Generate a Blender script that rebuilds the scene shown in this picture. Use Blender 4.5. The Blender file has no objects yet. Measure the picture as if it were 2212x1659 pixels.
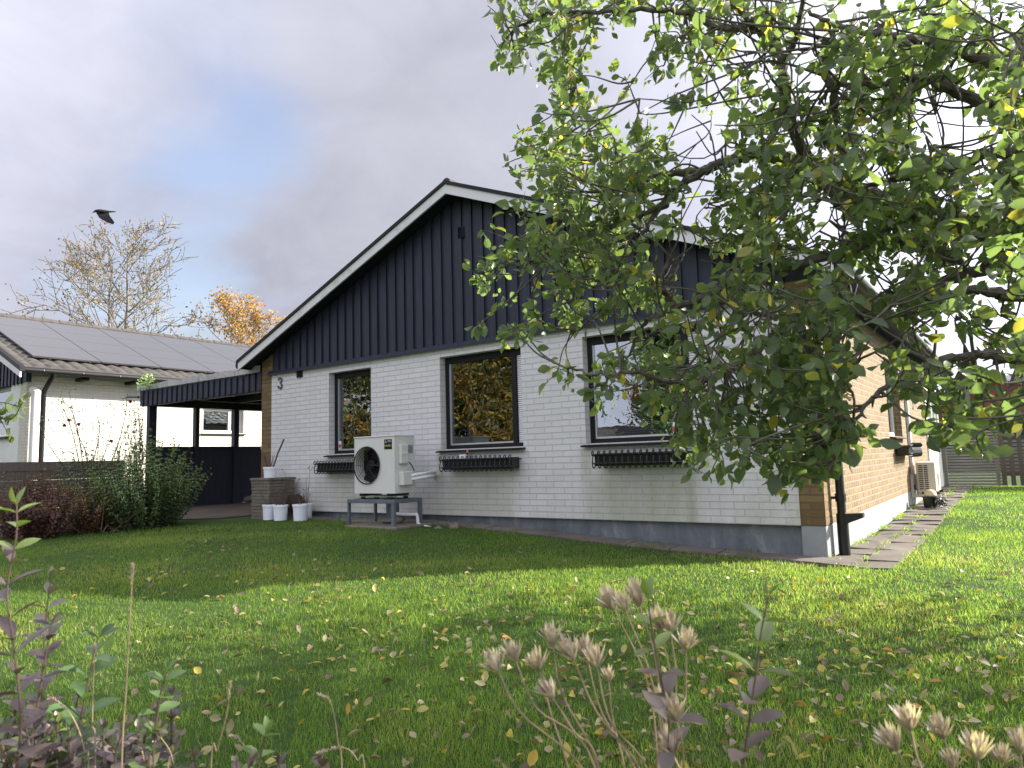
import bpy, math, random
import numpy as np
from mathutils import Vector, Matrix, noise as mnoise

scene = bpy.context.scene
COL = scene.collection
rng = np.random.default_rng(7)
random.seed(7)

# ------------------------------------------------------------------ camera
CAM = np.array([1.61491637, -7.45246056, 0.73578196])
RM = np.array([[0.8108728877, 0.5845286423, -0.0284855460],
               [-0.0851646902, 0.0697061236, -0.9939255666],
               [-0.5789923450, 0.8083732570, 0.1063040064]])   # rows: right, down, forward
FPX = 2809.677 / 1.84448
def ray(px, py):
    return RM.T @ np.array([(px - 1106) / FPX, (py - 829.5) / FPX, 1.0])
def P(px, py, dep):
    return CAM + dep * ray(px, py)
cam_d = bpy.data.cameras.new('camera'); cam_o = bpy.data.objects.new('camera', cam_d); COL.objects.link(cam_o)
cam_d.sensor_width = 36.0; cam_d.lens = 2809.677 / 4080 * 36.0
cam_d.clip_start = 0.05; cam_d.clip_end = 3000
cam_d.dof.use_dof = True; cam_d.dof.focus_distance = 8.0; cam_d.dof.aperture_fstop = 9.0
mw = Matrix(((RM[0][0], -RM[1][0], -RM[2][0], CAM[0]),
             (RM[0][1], -RM[1][1], -RM[2][1], CAM[1]),
             (RM[0][2], -RM[1][2], -RM[2][2], CAM[2]), (0, 0, 0, 1)))
cam_o.matrix_world = mw
scene.camera = cam_o

# ------------------------------------------------------------------ light
SUN_AZ, SUN_EL = math.radians(43), math.radians(25.5)       # azimuth from +Y towards +X
SUN = np.array([math.sin(SUN_AZ) * math.cos(SUN_EL), math.cos(SUN_AZ) * math.cos(SUN_EL), math.sin(SUN_EL)])
sl = bpy.data.lights.new('sun', 'SUN'); sl.energy = 5.0; sl.angle = math.radians(0.55); sl.color = (1.0, 0.93, 0.80)
so = bpy.data.objects.new('sun', sl); COL.objects.link(so)
so.rotation_euler = Vector(-SUN).to_track_quat('-Z', 'Y').to_euler()
scene.view_settings.view_transform = 'Standard'; scene.view_settings.look = 'None'
scene.view_settings.gamma = 1.0; scene.view_settings.use_curve_mapping = False
scene.view_settings.exposure = 1.5

world = bpy.data.worlds.new('World'); scene.world = world; world.use_nodes = True
def build_world():
    nt = world.node_tree; N = nt.nodes; L = nt.links
    for n in list(N): N.remove(n)
    def nd(t, **k):
        n = N.new(t)
        for a, b in k.items(): setattr(n, a, b)
        return n
    def math_(op, a, b=None, clamp=False):
        n = nd('ShaderNodeMath', operation=op); n.use_clamp = clamp
        for i, v in enumerate((a, b)):
            if v is None: continue
            if isinstance(v, (int, float)): n.inputs[i].default_value = v
            else: L.new(v, n.inputs[i])
        return n.outputs[0]
    tc = nd('ShaderNodeTexCoord').outputs['Generated']
    nrm = nd('ShaderNodeVectorMath', operation='NORMALIZE'); L.new(tc, nrm.inputs[0]); d = nrm.outputs[0]
    def dot(v):
        n = nd('ShaderNodeVectorMath', operation='DOT_PRODUCT'); L.new(d, n.inputs[0]); n.inputs[1].default_value = tuple(v / np.linalg.norm(v)); return n.outputs['Value']
    sky = nd('ShaderNodeTexSky', sky_type='NISHITA'); sky.sun_disc = False
    sky.sun_elevation = SUN_EL; sky.sun_rotation = SUN_AZ; sky.air_density = 1.3; sky.dust_density = 1.5; sky.ozone_density = 2.0
    b1 = nd('ShaderNodeBackground'); 
    tn = nd('ShaderNodeMix', data_type='RGBA'); tn.blend_type = 'MULTIPLY'; tn.inputs[0].default_value = 1.0; L.new(sky.outputs[0], tn.inputs[6]); tn.inputs[7].default_value = (1.08, .97, 1.02, 1); L.new(tn.outputs[2], b1.inputs[0]); b1.inputs[1].default_value = 0.10
    sep = nd('ShaderNodeSeparateXYZ'); L.new(d, sep.inputs[0])
    den = math_('ADD', math_('MAXIMUM', sep.outputs[2], 0.0), 0.32)
    px = math_('DIVIDE', sep.outputs[0], den); py = math_('DIVIDE', sep.outputs[1], den)
    cmb = nd('ShaderNodeCombineXYZ'); L.new(px, cmb.inputs[0]); L.new(py, cmb.inputs[1])
    def noise(scale, detail, rough, off, dist=0.0):
        mp = nd('ShaderNodeMapping'); L.new(cmb.outputs[0], mp.inputs[0]); mp.inputs['Location'].default_value = off
        n = nd('ShaderNodeTexNoise'); L.new(mp.outputs[0], n.inputs['Vector'])
        n.inputs['Scale'].default_value = scale; n.inputs['Detail'].default_value = detail; n.inputs['Roughness'].default_value = rough
        n.inputs['Distortion'].default_value = dist
        return n.outputs[0]
    n1 = noise(2.1, 6, 0.52, (3.1, 1.7, 0), 0.3); n2 = noise(1.3, 4, 0.45, (8.2, 4.4, 0)); n3 = noise(5.5, 7, .60, (1.2, 7.7, 0), .4)
    def blob(pxy, w, pw):
        v = math_('MAXIMUM', dot(ray(*pxy)), 0.0); return math_('MULTIPLY', math_('POWER', v, pw), w)
    clear = math_('ADD', blob((470, 370), .30, 190), blob((360, 660), .36, 110))
    clear = math_('ADD', clear, math_('ADD', blob((570, 260), .26, 420), blob((10, 560), .22, 160)))
    cov = math_('SUBTRACT', math_('ADD', math_('MULTIPLY', math_('SUBTRACT', n1, .5), 1.5), .62), clear)
    mr = nd('ShaderNodeMapRange', interpolation_type='SMOOTHSTEP'); L.new(cov, mr.inputs[0])
    mr.inputs[1].default_value = 0.02; mr.inputs[2].default_value = 0.55; mr.inputs[3].default_value = 0.32; mr.inputs[4].default_value = 1.0
    mixc = nd('ShaderNodeMix', data_type='RGBA')
    tt = math_('ADD', math_('MULTIPLY', math_('SUBTRACT', n2, .5), 2.2), math_('MULTIPLY', math_('SUBTRACT', n3, .5), 1.2)); tt = math_('ADD', tt, .5, clamp=True)
    L.new(tt, mixc.inputs[0]); mixc.inputs[6].default_value = (.375, .385, .465, 1); mixc.inputs[7].default_value = (.53, .535, .615, 1)
    sg = math_('POWER', math_('MAXIMUM', dot(SUN), 0.0), 4.0)
    bk = math_('MULTIPLY', math_('MAXIMUM', dot(np.array([-.30, -.75, .60])), 0.0), 0.78)  # extra cloud brightness added behind the camera to lift the shaded facade
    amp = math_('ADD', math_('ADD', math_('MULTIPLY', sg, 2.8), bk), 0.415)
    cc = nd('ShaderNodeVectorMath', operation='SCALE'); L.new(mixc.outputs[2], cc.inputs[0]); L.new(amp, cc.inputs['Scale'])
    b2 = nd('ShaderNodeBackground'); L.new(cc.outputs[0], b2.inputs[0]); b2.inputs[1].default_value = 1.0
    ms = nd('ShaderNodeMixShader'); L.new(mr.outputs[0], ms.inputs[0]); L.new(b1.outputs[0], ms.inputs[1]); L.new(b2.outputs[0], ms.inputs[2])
    out = nd('ShaderNodeOutputWorld'); L.new(ms.outputs[0], out.inputs[0])
build_world()

# ------------------------------------------------------------------ materials
MATS = {}
class NT:
    def __init__(s, name):
        s.m = bpy.data.materials.new(name); s.m.use_nodes = True; s.t = s.m.node_tree; s.N = s.t.nodes; s.L = s.t.links
        s.b = s.N['Principled BSDF']; s.out = s.N['Material Output']
    def n(s, t, **k):
        n = s.N.new(t)
        for a, b in k.items(): setattr(n, a, b)
        return n
    def mth(s, op, a, b=None, clamp=False):
        n = s.n('ShaderNodeMath', operation=op); n.use_clamp = clamp
        for i, v in enumerate((a, b)):
            if v is None: continue
            if isinstance(v, (int, float)): n.inputs[i].default_value = v
            else: s.L.new(v, n.inputs[i])
        return n.outputs[0]
    def obj(s): return s.n('ShaderNodeTexCoord').outputs['Object']
    def noise(s, vec, scale, detail=4, rough=.5, dist=0):
        n = s.n('ShaderNodeTexNoise')
        if vec is not None: s.L.new(vec, n.inputs['Vector'])
        n.inputs['Scale'].default_value = scale; n.inputs['Detail'].default_value = detail; n.inputs['Roughness'].default_value = rough; n.inputs['Distortion'].default_value = dist
        return n.outputs[0]
    def ramp(s, fac, stops):
        r = s.n('ShaderNodeValToRGB'); s.L.new(fac, r.inputs[0]); e = r.color_ramp.elements
        while len(e) < len(stops): e.new(0.5)
        for el, (p, c) in zip(e, stops):
            el.position = p; el.color = (c[0], c[1], c[2], 1)
        return r.outputs[0]
    def mix(s, fac, a, b, mode='MIX'):
        n = s.n('ShaderNodeMix', data_type='RGBA'); n.blend_type = mode
        for i, v in ((0, fac), (6, a), (7, b)):
            if isinstance(v, (int, float)): n.inputs[i].default_value = v
            elif isinstance(v, tuple): n.inputs[i].default_value = (v[0], v[1], v[2], 1)
            else: s.L.new(v, n.inputs[i])
        return n.outputs[2]
    def bump(s, h, strength=.3, dist=.01):
        b = s.n('ShaderNodeBump'); s.L.new(h, b.inputs['Height']); b.inputs['Strength'].default_value = strength; b.inputs['Distance'].default_value = dist
        s.L.new(b.outputs[0], s.b.inputs['Normal']); return b.outputs[0]
    def col(s, c):
        if isinstance(c, tuple): s.b.inputs['Base Color'].default_value = (c[0], c[1], c[2], 1)
        else: s.L.new(c, s.b.inputs['Base Color'])
    def set(s, rough=.6, metal=0., spec=.5):
        s.b.inputs['Roughness'].default_value = rough; s.b.inputs['Metallic'].default_value = metal; s.b.inputs['Specular IOR Level'].default_value = spec
    def wallvec(s):
        """(horizontal run, height) on any upright face"""
        g = s.n('ShaderNodeNewGeometry'); sn = s.n('ShaderNodeSeparateXYZ'); s.L.new(g.outputs['True Normal'], sn.inputs[0])
        so_ = s.n('ShaderNodeSeparateXYZ'); s.L.new(s.obj(), so_.inputs[0])
        fy = s.mth('GREATER_THAN', s.mth('ABSOLUTE', sn.outputs[1]), .5)
        u = s.mth('ADD', s.mth('MULTIPLY', so_.outputs[0], fy), s.mth('MULTIPLY', so_.outputs[1], s.mth('SUBTRACT', 1.0, fy)))
        c = s.n('ShaderNodeCombineXYZ'); s.L.new(u, c.inputs[0]); s.L.new(so_.outputs[2], c.inputs[1]); return c.outputs[0], so_.outputs
def mat_plain(name, c, rough=.6, metal=0., var=.12, scale=6., bump=.08, spec=.5, bscale=60):
    t = NT(name); o = t.obj(); f = t.noise(o, scale, 5, .6)
    dk = tuple(x * (1 - var) for x in c); lt = tuple(min(1, x * (1 + var)) for x in c)
    t.col(t.ramp(f, [(.3, dk), (.7, lt)])); t.set(rough, metal, spec)
    if bump: t.bump(t.noise(o, bscale, 3, .6), bump, .004)
    MATS[name] = t.m; return t.m
def mat_brick(name, c1, c2, mort, bw, rh, ms, bumpd, off=.5, dirt=None, rough=.75, grain=70, gstr=.5, bias=0.0):
    t = NT(name); v, o = t.wallvec()
    # wobble so that courses are not ruler straight
    br = t.n('ShaderNodeTexBrick'); br.offset = off; br.offset_frequency = 2; br.squash = 1
    t.L.new(v, br.inputs['Vector'])
    for k, val in (('Scale', 1.0), ('Mortar Size', ms), ('Mortar Smooth', .25), ('Bias', bias), ('Brick Width', bw), ('Row Height', rh)): br.inputs[k].default_value = val
    br.inputs['Color1'].default_value = (*c1, 1); br.inputs['Color2'].default_value = (*c2, 1); br.inputs['Mortar'].default_value = (*mort, 1)
    ob = t.obj(); c = br.outputs[0]
    n1 = t.noise(ob, 1.3, 5, .6); c = t.mix(t.ramp(n1, [(.35, (0, 0, 0)), (.75, (.35, .35, .35))]), c, tuple(x * .82 for x in c1))
    n2 = t.noise(ob, grain, 3, .6)
    c = t.mix(t.ramp(n2, [(.35, (.22, .22, .22)), (.6, (0, 0, 0))]), c, tuple(x * .7 for x in c2))
    if dirt: c = dirt(t, c, v, o, ob)
    t.col(c); t.set(rough, 0, .3)
    h = t.mth('ADD', t.mth('MULTIPLY', t.mth('SUBTRACT', 1.0, br.outputs['Fac']), 1.0), t.mth('MULTIPLY', n2, gstr))
    h = t.mth('ADD', h, t.mth('MULTIPLY', t.noise(ob, 22, 3, .5, 1.5), gstr))
    t.bump(h, 1.0, bumpd); MATS[name] = t.m; return t.m

def white_dirt(t, c, v, o, ob):
    st = t.n('ShaderNodeMapping'); t.L.new(v, st.inputs[0]); st.inputs['Scale'].default_value = (1.6, .35, 1)
    n = t.noise(st.outputs[0], 2.2, 5, .6)
    low = t.n('ShaderNodeMapRange'); t.L.new(o[2], low.inputs[0]); low.inputs[1].default_value = 1.1; low.inputs[2].default_value = .30; low.inputs[3].default_value = 0; low.inputs[4].default_value = .8
    f = t.mth('MULTIPLY', t.ramp(n, [(.38, (0, 0, 0)), (.75, (1, 1, 1))]), low.outputs[0], True)
    c = t.mix(f, c, (.43, .41, .33))
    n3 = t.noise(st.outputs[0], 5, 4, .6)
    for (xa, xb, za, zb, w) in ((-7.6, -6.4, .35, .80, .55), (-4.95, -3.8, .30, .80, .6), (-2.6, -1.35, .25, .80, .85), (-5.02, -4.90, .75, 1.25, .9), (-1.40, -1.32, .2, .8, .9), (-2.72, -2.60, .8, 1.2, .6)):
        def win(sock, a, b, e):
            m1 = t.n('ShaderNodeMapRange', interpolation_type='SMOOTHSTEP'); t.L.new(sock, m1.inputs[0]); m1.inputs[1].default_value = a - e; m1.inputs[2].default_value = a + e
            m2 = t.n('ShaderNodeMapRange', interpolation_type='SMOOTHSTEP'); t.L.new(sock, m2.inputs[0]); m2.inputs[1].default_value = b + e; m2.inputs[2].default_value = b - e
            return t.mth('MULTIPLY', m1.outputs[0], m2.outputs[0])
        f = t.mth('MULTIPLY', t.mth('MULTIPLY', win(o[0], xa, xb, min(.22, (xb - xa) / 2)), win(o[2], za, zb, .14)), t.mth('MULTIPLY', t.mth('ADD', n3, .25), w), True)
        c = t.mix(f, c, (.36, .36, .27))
    n2 = t.noise(v, 9, 3, .6)
    return t.mix(t.ramp(n2, [(.72, (0, 0, 0)), (.80, (.35, .35, .35))]), c, (.25, .24, .2))
mat_brick('white_brick', (.70, .69, .68), (.64, .63, .62), (.51, .505, .50), .26, .075, .0055, .006, .42, white_dirt, .6, 60, .45)
mat_brick('yellow_brick', (.25, .172, .080), (.15, .098, .044), (.28, .23, .175), .13, .075, .012, .010, .5, None, .85, 50, .5)
mat_brick('pier_brick', (.235, .16, .066), (.14, .088, .04), (.13, .10, .075), .26, .075, .009, .007, .5, None, .85, 50, .5)
mat_brick('neighbour_brick', (.66, .64, .56), (.60, .58, .51), (.44, .40, .35), .26, .075, .005, .005, .5, None, .7, 50, .4)
mat_brick('red_brick', (.26, .075, .05), (.19, .05, .035), (.22, .12, .10), .26, .085, .012, .004, .5, None, .9, 40, .4)
mat_brick('slate_stone', (.20, .165, .135), (.13, .11, .09), (.05, .045, .04), .34, .055, .008, .018, .5, None, .9, 40, .9)

def m_blackwood():
    t = NT('black_wood'); o = t.obj()
    mp = t.n('ShaderNodeMapping'); t.L.new(o, mp.inputs[0]); mp.inputs['Scale'].default_value = (9, 9, .6)
    f = t.noise(mp.outputs[0], 3, 5, .6); t.col(t.ramp(f, [(.3, (.013, .016, .029)), (.75, (.027, .032, .055))])); t.set(.55, 0, .35)
    t.bump(t.noise(mp.outputs[0], 14, 4, .6), .25, .004); MATS['black_wood'] = t.m
m_blackwood()
def m_barge():
    t = NT('barge_paint'); o = t.obj(); n = t.noise(o, 2.2, 6, .7, .6); n2 = t.noise(o, 11, 4, .6)
    f = t.mth('MULTIPLY', t.ramp(n, [(.56, (0, 0, 0)), (.72, (1, 1, 1))]), n2)
    t.col(t.mix(f, (.66, .66, .66), (.28, .30, .24))); t.set(.55); MATS['barge_paint'] = t.m
m_barge()
def m_felt():
    t = NT('weathered_metal'); o = t.obj(); n = t.noise(o, 5, 7, .7, 1.0)
    t.col(t.ramp(n, [(.25, (.16, .16, .15)), (.5, (.40, .40, .39)), (.75, (.56, .56, .55))])); t.set(.6, .0); t.bump(n, .3, .01); MATS['weathered_metal'] = t.m
m_felt()
def m_plinth():
    t = NT('plinth_grey'); o = t.obj()
    st = t.n('ShaderNodeMapping'); t.L.new(o, st.inputs[0]); st.inputs['Scale'].default_value = (2.6, 2.6, 1.1)
    n = t.noise(st.outputs[0], 1.5, 5, .65, .4); n2 = t.noise(o, 9, 5, .6)
    c = t.ramp(n, [(.36, (.105, .120, .138)), (.58, (.165, .18, .195)), (.66, (.24, .25, .25)), (.76, (.33, .33, .31))])
    c = t.mix(t.ramp(n2, [(.55, (0, 0, 0)), (.8, (.4, .4, .4))]), c, (.07, .075, .08)); t.col(c); t.set(.8, 0, .3); t.bump(n2, .25, .01); MATS['plinth_grey'] = t.m
    t = NT('plinth_light'); o = t.obj(); n = t.noise(o, 2.5, 6, .65); c = t.ramp(n, [(.3, (.23, .245, .25)), (.7, (.33, .34, .34))])
    n2 = t.noise(o, 14, 4, .6); c = t.mix(t.ramp(n2, [(.6, (0, 0, 0)), (.8, (.5, .5, .5))]), c, (.25, .25, .22)); t.col(c); t.set(.85, 0, .3); t.bump(n2, .15, .01); MATS['plinth_light'] = t.m
m_plinth()
def m_glass(name, refl=.10, tint=(.75, .8, .82)):
    t = NT(name); t.N.remove(t.b)
    fr = t.n('ShaderNodeFresnel'); fr.inputs[0].default_value = 1.75
    lw = t.mth('ADD', t.mth('MULTIPLY', fr.outputs[0], 1.25), refl, True)
    tr = t.n('ShaderNodeBsdfTransparent'); tr.inputs[0].default_value = (*tint, 1)
    gl = t.n('ShaderNodeBsdfGlossy'); gl.inputs[0].default_value = (.92, .95, .98, 1); gl.inputs['Roughness'].default_value = 0.0
    b = t.n('ShaderNodeBump'); t.L.new(t.noise(t.obj(), 2.2, 2, .5), b.inputs['Height']); b.inputs['Strength'].default_value = .10; b.inputs['Distance'].default_value = .02
    t.L.new(b.outputs[0], gl.inputs['Normal'])
    ms = t.n('ShaderNodeMixShader'); t.L.new(lw, ms.inputs[0]); t.L.new(tr.outputs[0], ms.inputs[1]); t.L.new(gl.outputs[0], ms.inputs[2]); t.L.new(ms.outputs[0], t.out.inputs[0])
    MATS[name] = t.m
m_glass('window_glass', .13); 
def m_leaf(name, stops, trans=.38, rough=.42, spot=None, tgain=1.5, spec=.5):
    t = NT(name); a = t.n('ShaderNodeAttribute'); a.attribute_name = 'tint'
    c = t.ramp(a.outputs['Fac'], stops)
    if spot:
        n = t.noise(t.obj(), 90, 2, .5); c = t.mix(t.ramp(n, [(.66, (0, 0, 0)), (.72, (.8, .8, .8))]), c, spot)
    t.col(c); t.set(rough, 0, spec)
    tl = t.n('ShaderNodeBsdfTranslucent')
    g = t.n('ShaderNodeMix', data_type='RGBA'); g.blend_type = 'MULTIPLY'; g.inputs[0].default_value = 1; t.L.new(c, g.inputs[6]); g.inputs[7].default_value = (tgain * 1.05, tgain * 1.15, tgain * .5, 1)
    t.L.new(g.outputs[2], tl.inputs[0])
    ms = t.n('ShaderNodeMixShader'); ms.inputs[0].default_value = trans
    t.L.new(t.b.outputs[0], ms.inputs[1]); t.L.new(tl.outputs[0], ms.inputs[2]); t.L.new(ms.outputs[0], t.out.inputs[0]); MATS[name] = t.m; return t.m
m_leaf('apple_leaf', [(0, (.075, .105, .062)), (.5, (.112, .152, .076)), (.80, (.155, .19, .068)), (.90, (.25, .235, .06)), (1, (.40, .32, .09))], .52, .34, (.12, .10, .04), 2.0)
m_leaf('grass_blade', [(0, (.062, .108, .024)), (.5, (.108, .170, .036)), (.82, (.175, .215, .058)), (1, (.28, .24, .12))], .50, .5, None, 2.6, .3)
m_leaf('fallen_leaf', [(0, (.08, .05, .03)), (.35, (.20, .145, .085)), (.6, (.34, .29, .16)), (.82, (.42, .35, .08)), (.95, (.50, .38, .05)), (1, (.40, .20, .04))], .25, .5, (.16, .09, .03), 1.3)
m_leaf('privet_leaf', [(0, (.048, .092, .038)), (.5, (.088, .152, .055)), (.85, (.135, .205, .065)), (1, (.20, .26, .08))], .3, .35, None, 1.8)
m_leaf('purple_leaf', [(0, (.050, .034, .036)), (.4, (.11, .080, .080)), (.62, (.19, .155, .145)), (.78, (.13, .15, .08)), (1, (.18, .25, .06))], .25, .36, None, 1.4, .6)
m_leaf('red_shrub_leaf', [(0, (.070, .028, .028)), (.5, (.135, .055, .045)), (.8, (.17, .09, .04)), (1, (.24, .16, .05))], .3, .5, None, 1.3)
m_leaf('autumn_leaf', [(0, (.035, .050, .014)), (.35, (.10, .10, .02)), (.6, (.26, .17, .03)), (.85, (.36, .20, .035)), (1, (.36, .14, .03))], .4, .5, None, 1.5)
m_leaf('ochre_leaf', [(0, (.13, .09, .045)), (.5, (.25, .17, .065)), (1, (.36, .24, .085))], .35, .55, None, 1.3)
m_leaf('orange_leaf', [(0, (.22, .13, .045)), (.5, (.40, .22, .06)), (1, (.48, .25, .08))], .4, .55, None, 1.4)
m_leaf('dry_bract', [(0, (.37, .285, .255)), (.6, (.54, .44, .405)), (1, (.66, .56, .52))], .35, .6, None, 1.2)
m_leaf('rose_petal', [(0, (.16, .004, .008)), (1, (.34, .010, .018))], .25, .5, None, 1.0)
mat_plain('bark', (.120, .105, .088), .9, 0, .45, 22, .6, .2, 35)
mat_plain('pale_bark', (.19, .165, .14), .9, 0, .35, 6, .3, .2, 20)
mat_plain('dark_twig', (.06, .045, .035), .9, 0, .3, 12, .2, .2)
mat_plain('dry_stem', (.30, .22, .14), .8, 0, .2, 20, .2, .3)
mat_plain('rust_twig', (.12, .085, .065), .9, 0, .3, 20, .2, .2)
mat_plain('frame_black', (.012, .012, .013), .5, 0, .15, 4, .04, .2)
mat_plain('frame_white', (.72, .72, .70), .45, 0, .05, 4, .03)
mat_plain('alu', (.60, .61, .63), .35, .6, .05, 8, .02)
mat_plain('blind_white', (.80, .80, .80), .55, 0, .03, 3, 0)
mat_plain('blind_grey', (.36, .34, .30), .5, 0, .08, 3, 0)
mat_plain('room_dark', (.055, .05, .045), .9, 0, .2, 2, 0)
mat_plain('iron_black', (.012, .012, .013), .38, .0, .2, 20, .1)
mat_plain('hp_white', (.66, .66, .62), .42, 0, .04, 3, .03)
mat_plain('hp_cream', (.62, .59, .51), .42, 0, .05, 3, .03)
mat_plain('fan_black', (.010, .010, .011), .5, 0, .1, 8, .02)
mat_plain('steel_grey', (.15, .175, .205), .5, .35, .12, 7, .05)
mat_plain('steel_light', (.55, .56, .57), .35, .8, .1, 7, .05)
mat_plain('bucket_white', (.80, .83, .88), .38, 0, .04, 4, .03)
mat_plain('soil', (.045, .035, .026), .95, 0, .4, 30, .8, .2, 60)
mat_plain('stone', (.17, .145, .115), .85, 0, .3, 14, .6, .3, 30)
mat_plain('pipe_white', (.72, .72, .72), .5, 0, .05, 6, .05)
mat_plain('plastic_black', (.010, .010, .010), .35, 0, .1, 10, .03)
mat_plain('cream_ball', (.70, .56, .34), .6, 0, .12, 20, .2)
mat_plain('roof_tile', (.060, .056, .054), .8, 0, .35, 8, .4, .25, 25)
mat_plain('roof_tile_grey', (.082, .076, .070), .85, 0, .3, 7, .4, .2, 25)
mat_plain('render_white', (.74, .73, .71), .8, 0, .05, 3, .15, .3)
mat_plain('panel_white', (.78, .78, .75), .5, 0, .03, 3, .03)
mat_plain('sign_red', (.55, .03, .03), .5, 0, .05, 5, 0)
mat_plain('badge_black', (.010, .013, .010), .3, 0, .05, 5, 0)
mat_plain('badge_yellow', (.62, .62, .20), .4, 0, .05, 5, 0)
mat_plain('badge_white', (.75, .75, .72), .4, 0, .05, 5, 0)
mat_plain('number_grey', (.075, .077, .082), .5, .2, .1, 5, .05)
mat_plain('bird_black', (.003, .003, .004), .9, 0, .2, 10, .05)
mat_plain('brush_wood', (.50, .22, .06), .5, 0, .1, 10, 0)
mat_plain('opal_sheet', (.62, .60, .58), .5, 0, .08, 5, 0)
def m_solar():
    t = NT('solar_glass'); o = t.obj(); t.col((.050, .047, .046)); t.set(.42, 0, .9)
    t.b.inputs['Coat Weight'].default_value = 0.6; t.b.inputs['Coat Roughness'].default_value = .28; MATS['solar_glass'] = t.m
m_solar()
def m_fence():
    for nm, a, b in (('weathered_wood', (.17, .162, .14), (.31, .295, .26)), ('picket_brown', (.075, .060, .050), (.12, .10, .085))):
        t = NT(nm); o = t.obj(); mp = t.n('ShaderNodeMapping'); t.L.new(o, mp.inputs[0])
        mp.inputs['Scale'].default_value = (.7, .7, 12) if nm == 'weathered_wood' else (12, 12, .7)
        f = t.noise(mp.outputs[0], 3, 6, .65); f2 = t.noise(o, 1.1, 4, .6)
        t.col(t.mix(t.ramp(f2, [(.5, (0, 0, 0)), (.75, (.6, .6, .6))]), t.ramp(f, [(.3, a), (.7, b)]), (.10, .115, .065))); t.set(.85, 0, .2); t.bump(f, .4, .006); MATS[nm] = t.m
m_fence()
def m_slab():
    t = NT('concrete_slab'); o = t.obj(); n = t.noise(o, 3.0, 6, .65); n2 = t.noise(o, 35, 4, .6)
    c = t.ramp(n, [(.3, (.095, .083, .070)), (.55, (.155, .135, .118)), (.75, (.21, .185, .162))])
    c = t.mix(t.ramp(n2, [(.55, (0, 0, 0)), (.75, (.5, .5, .5))]), c, (.11, .095, .08))
    n3 = t.noise(o, 6, 4, .7); c = t.mix(t.ramp(n3, [(.56, (0, 0, 0)), (.70, (.8, .8, .8))]), c, (.07, .085, .03))
    t.col(c); t.set(.9, 0, .2); t.bump(n2, .4, .006); MATS['concrete_slab'] = t.m
    t = NT('driveway_gravel'); o = t.obj(); n = t.noise(o, 1.2, 5, .6); n2 = t.noise(o, 55, 5, .7)
    c = t.ramp(n, [(.3, (.095, .075, .062)), (.7, (.17, .14, .115))]); c = t.mix(t.ramp(n2, [(.4, (.6, .6, .6)), (.65, (0, 0, 0))]), c, (.06, .048, .04)); t.col(c); t.set(.95, 0, .2); t.bump(n2, .8, .012); MATS['driveway_gravel'] = t.m
    t = NT('lawn_soil'); o = t.obj(); n = t.noise(o, .8, 6, .6); n2 = t.noise(o, 30, 5, .7)
    c = t.ramp(n, [(.3, (.030, .062, .012)), (.6, (.045, .085, .018)), (.8, (.07, .09, .025))]); c = t.mix(t.ramp(n2, [(.5, (0, 0, 0)), (.7, (.7, .7, .7))]), c, (.035, .030, .018)); t.col(c); t.set(.95, 0, .15); t.bump(n2, .8, .02); MATS['lawn_soil'] = t.m
m_slab()

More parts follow.
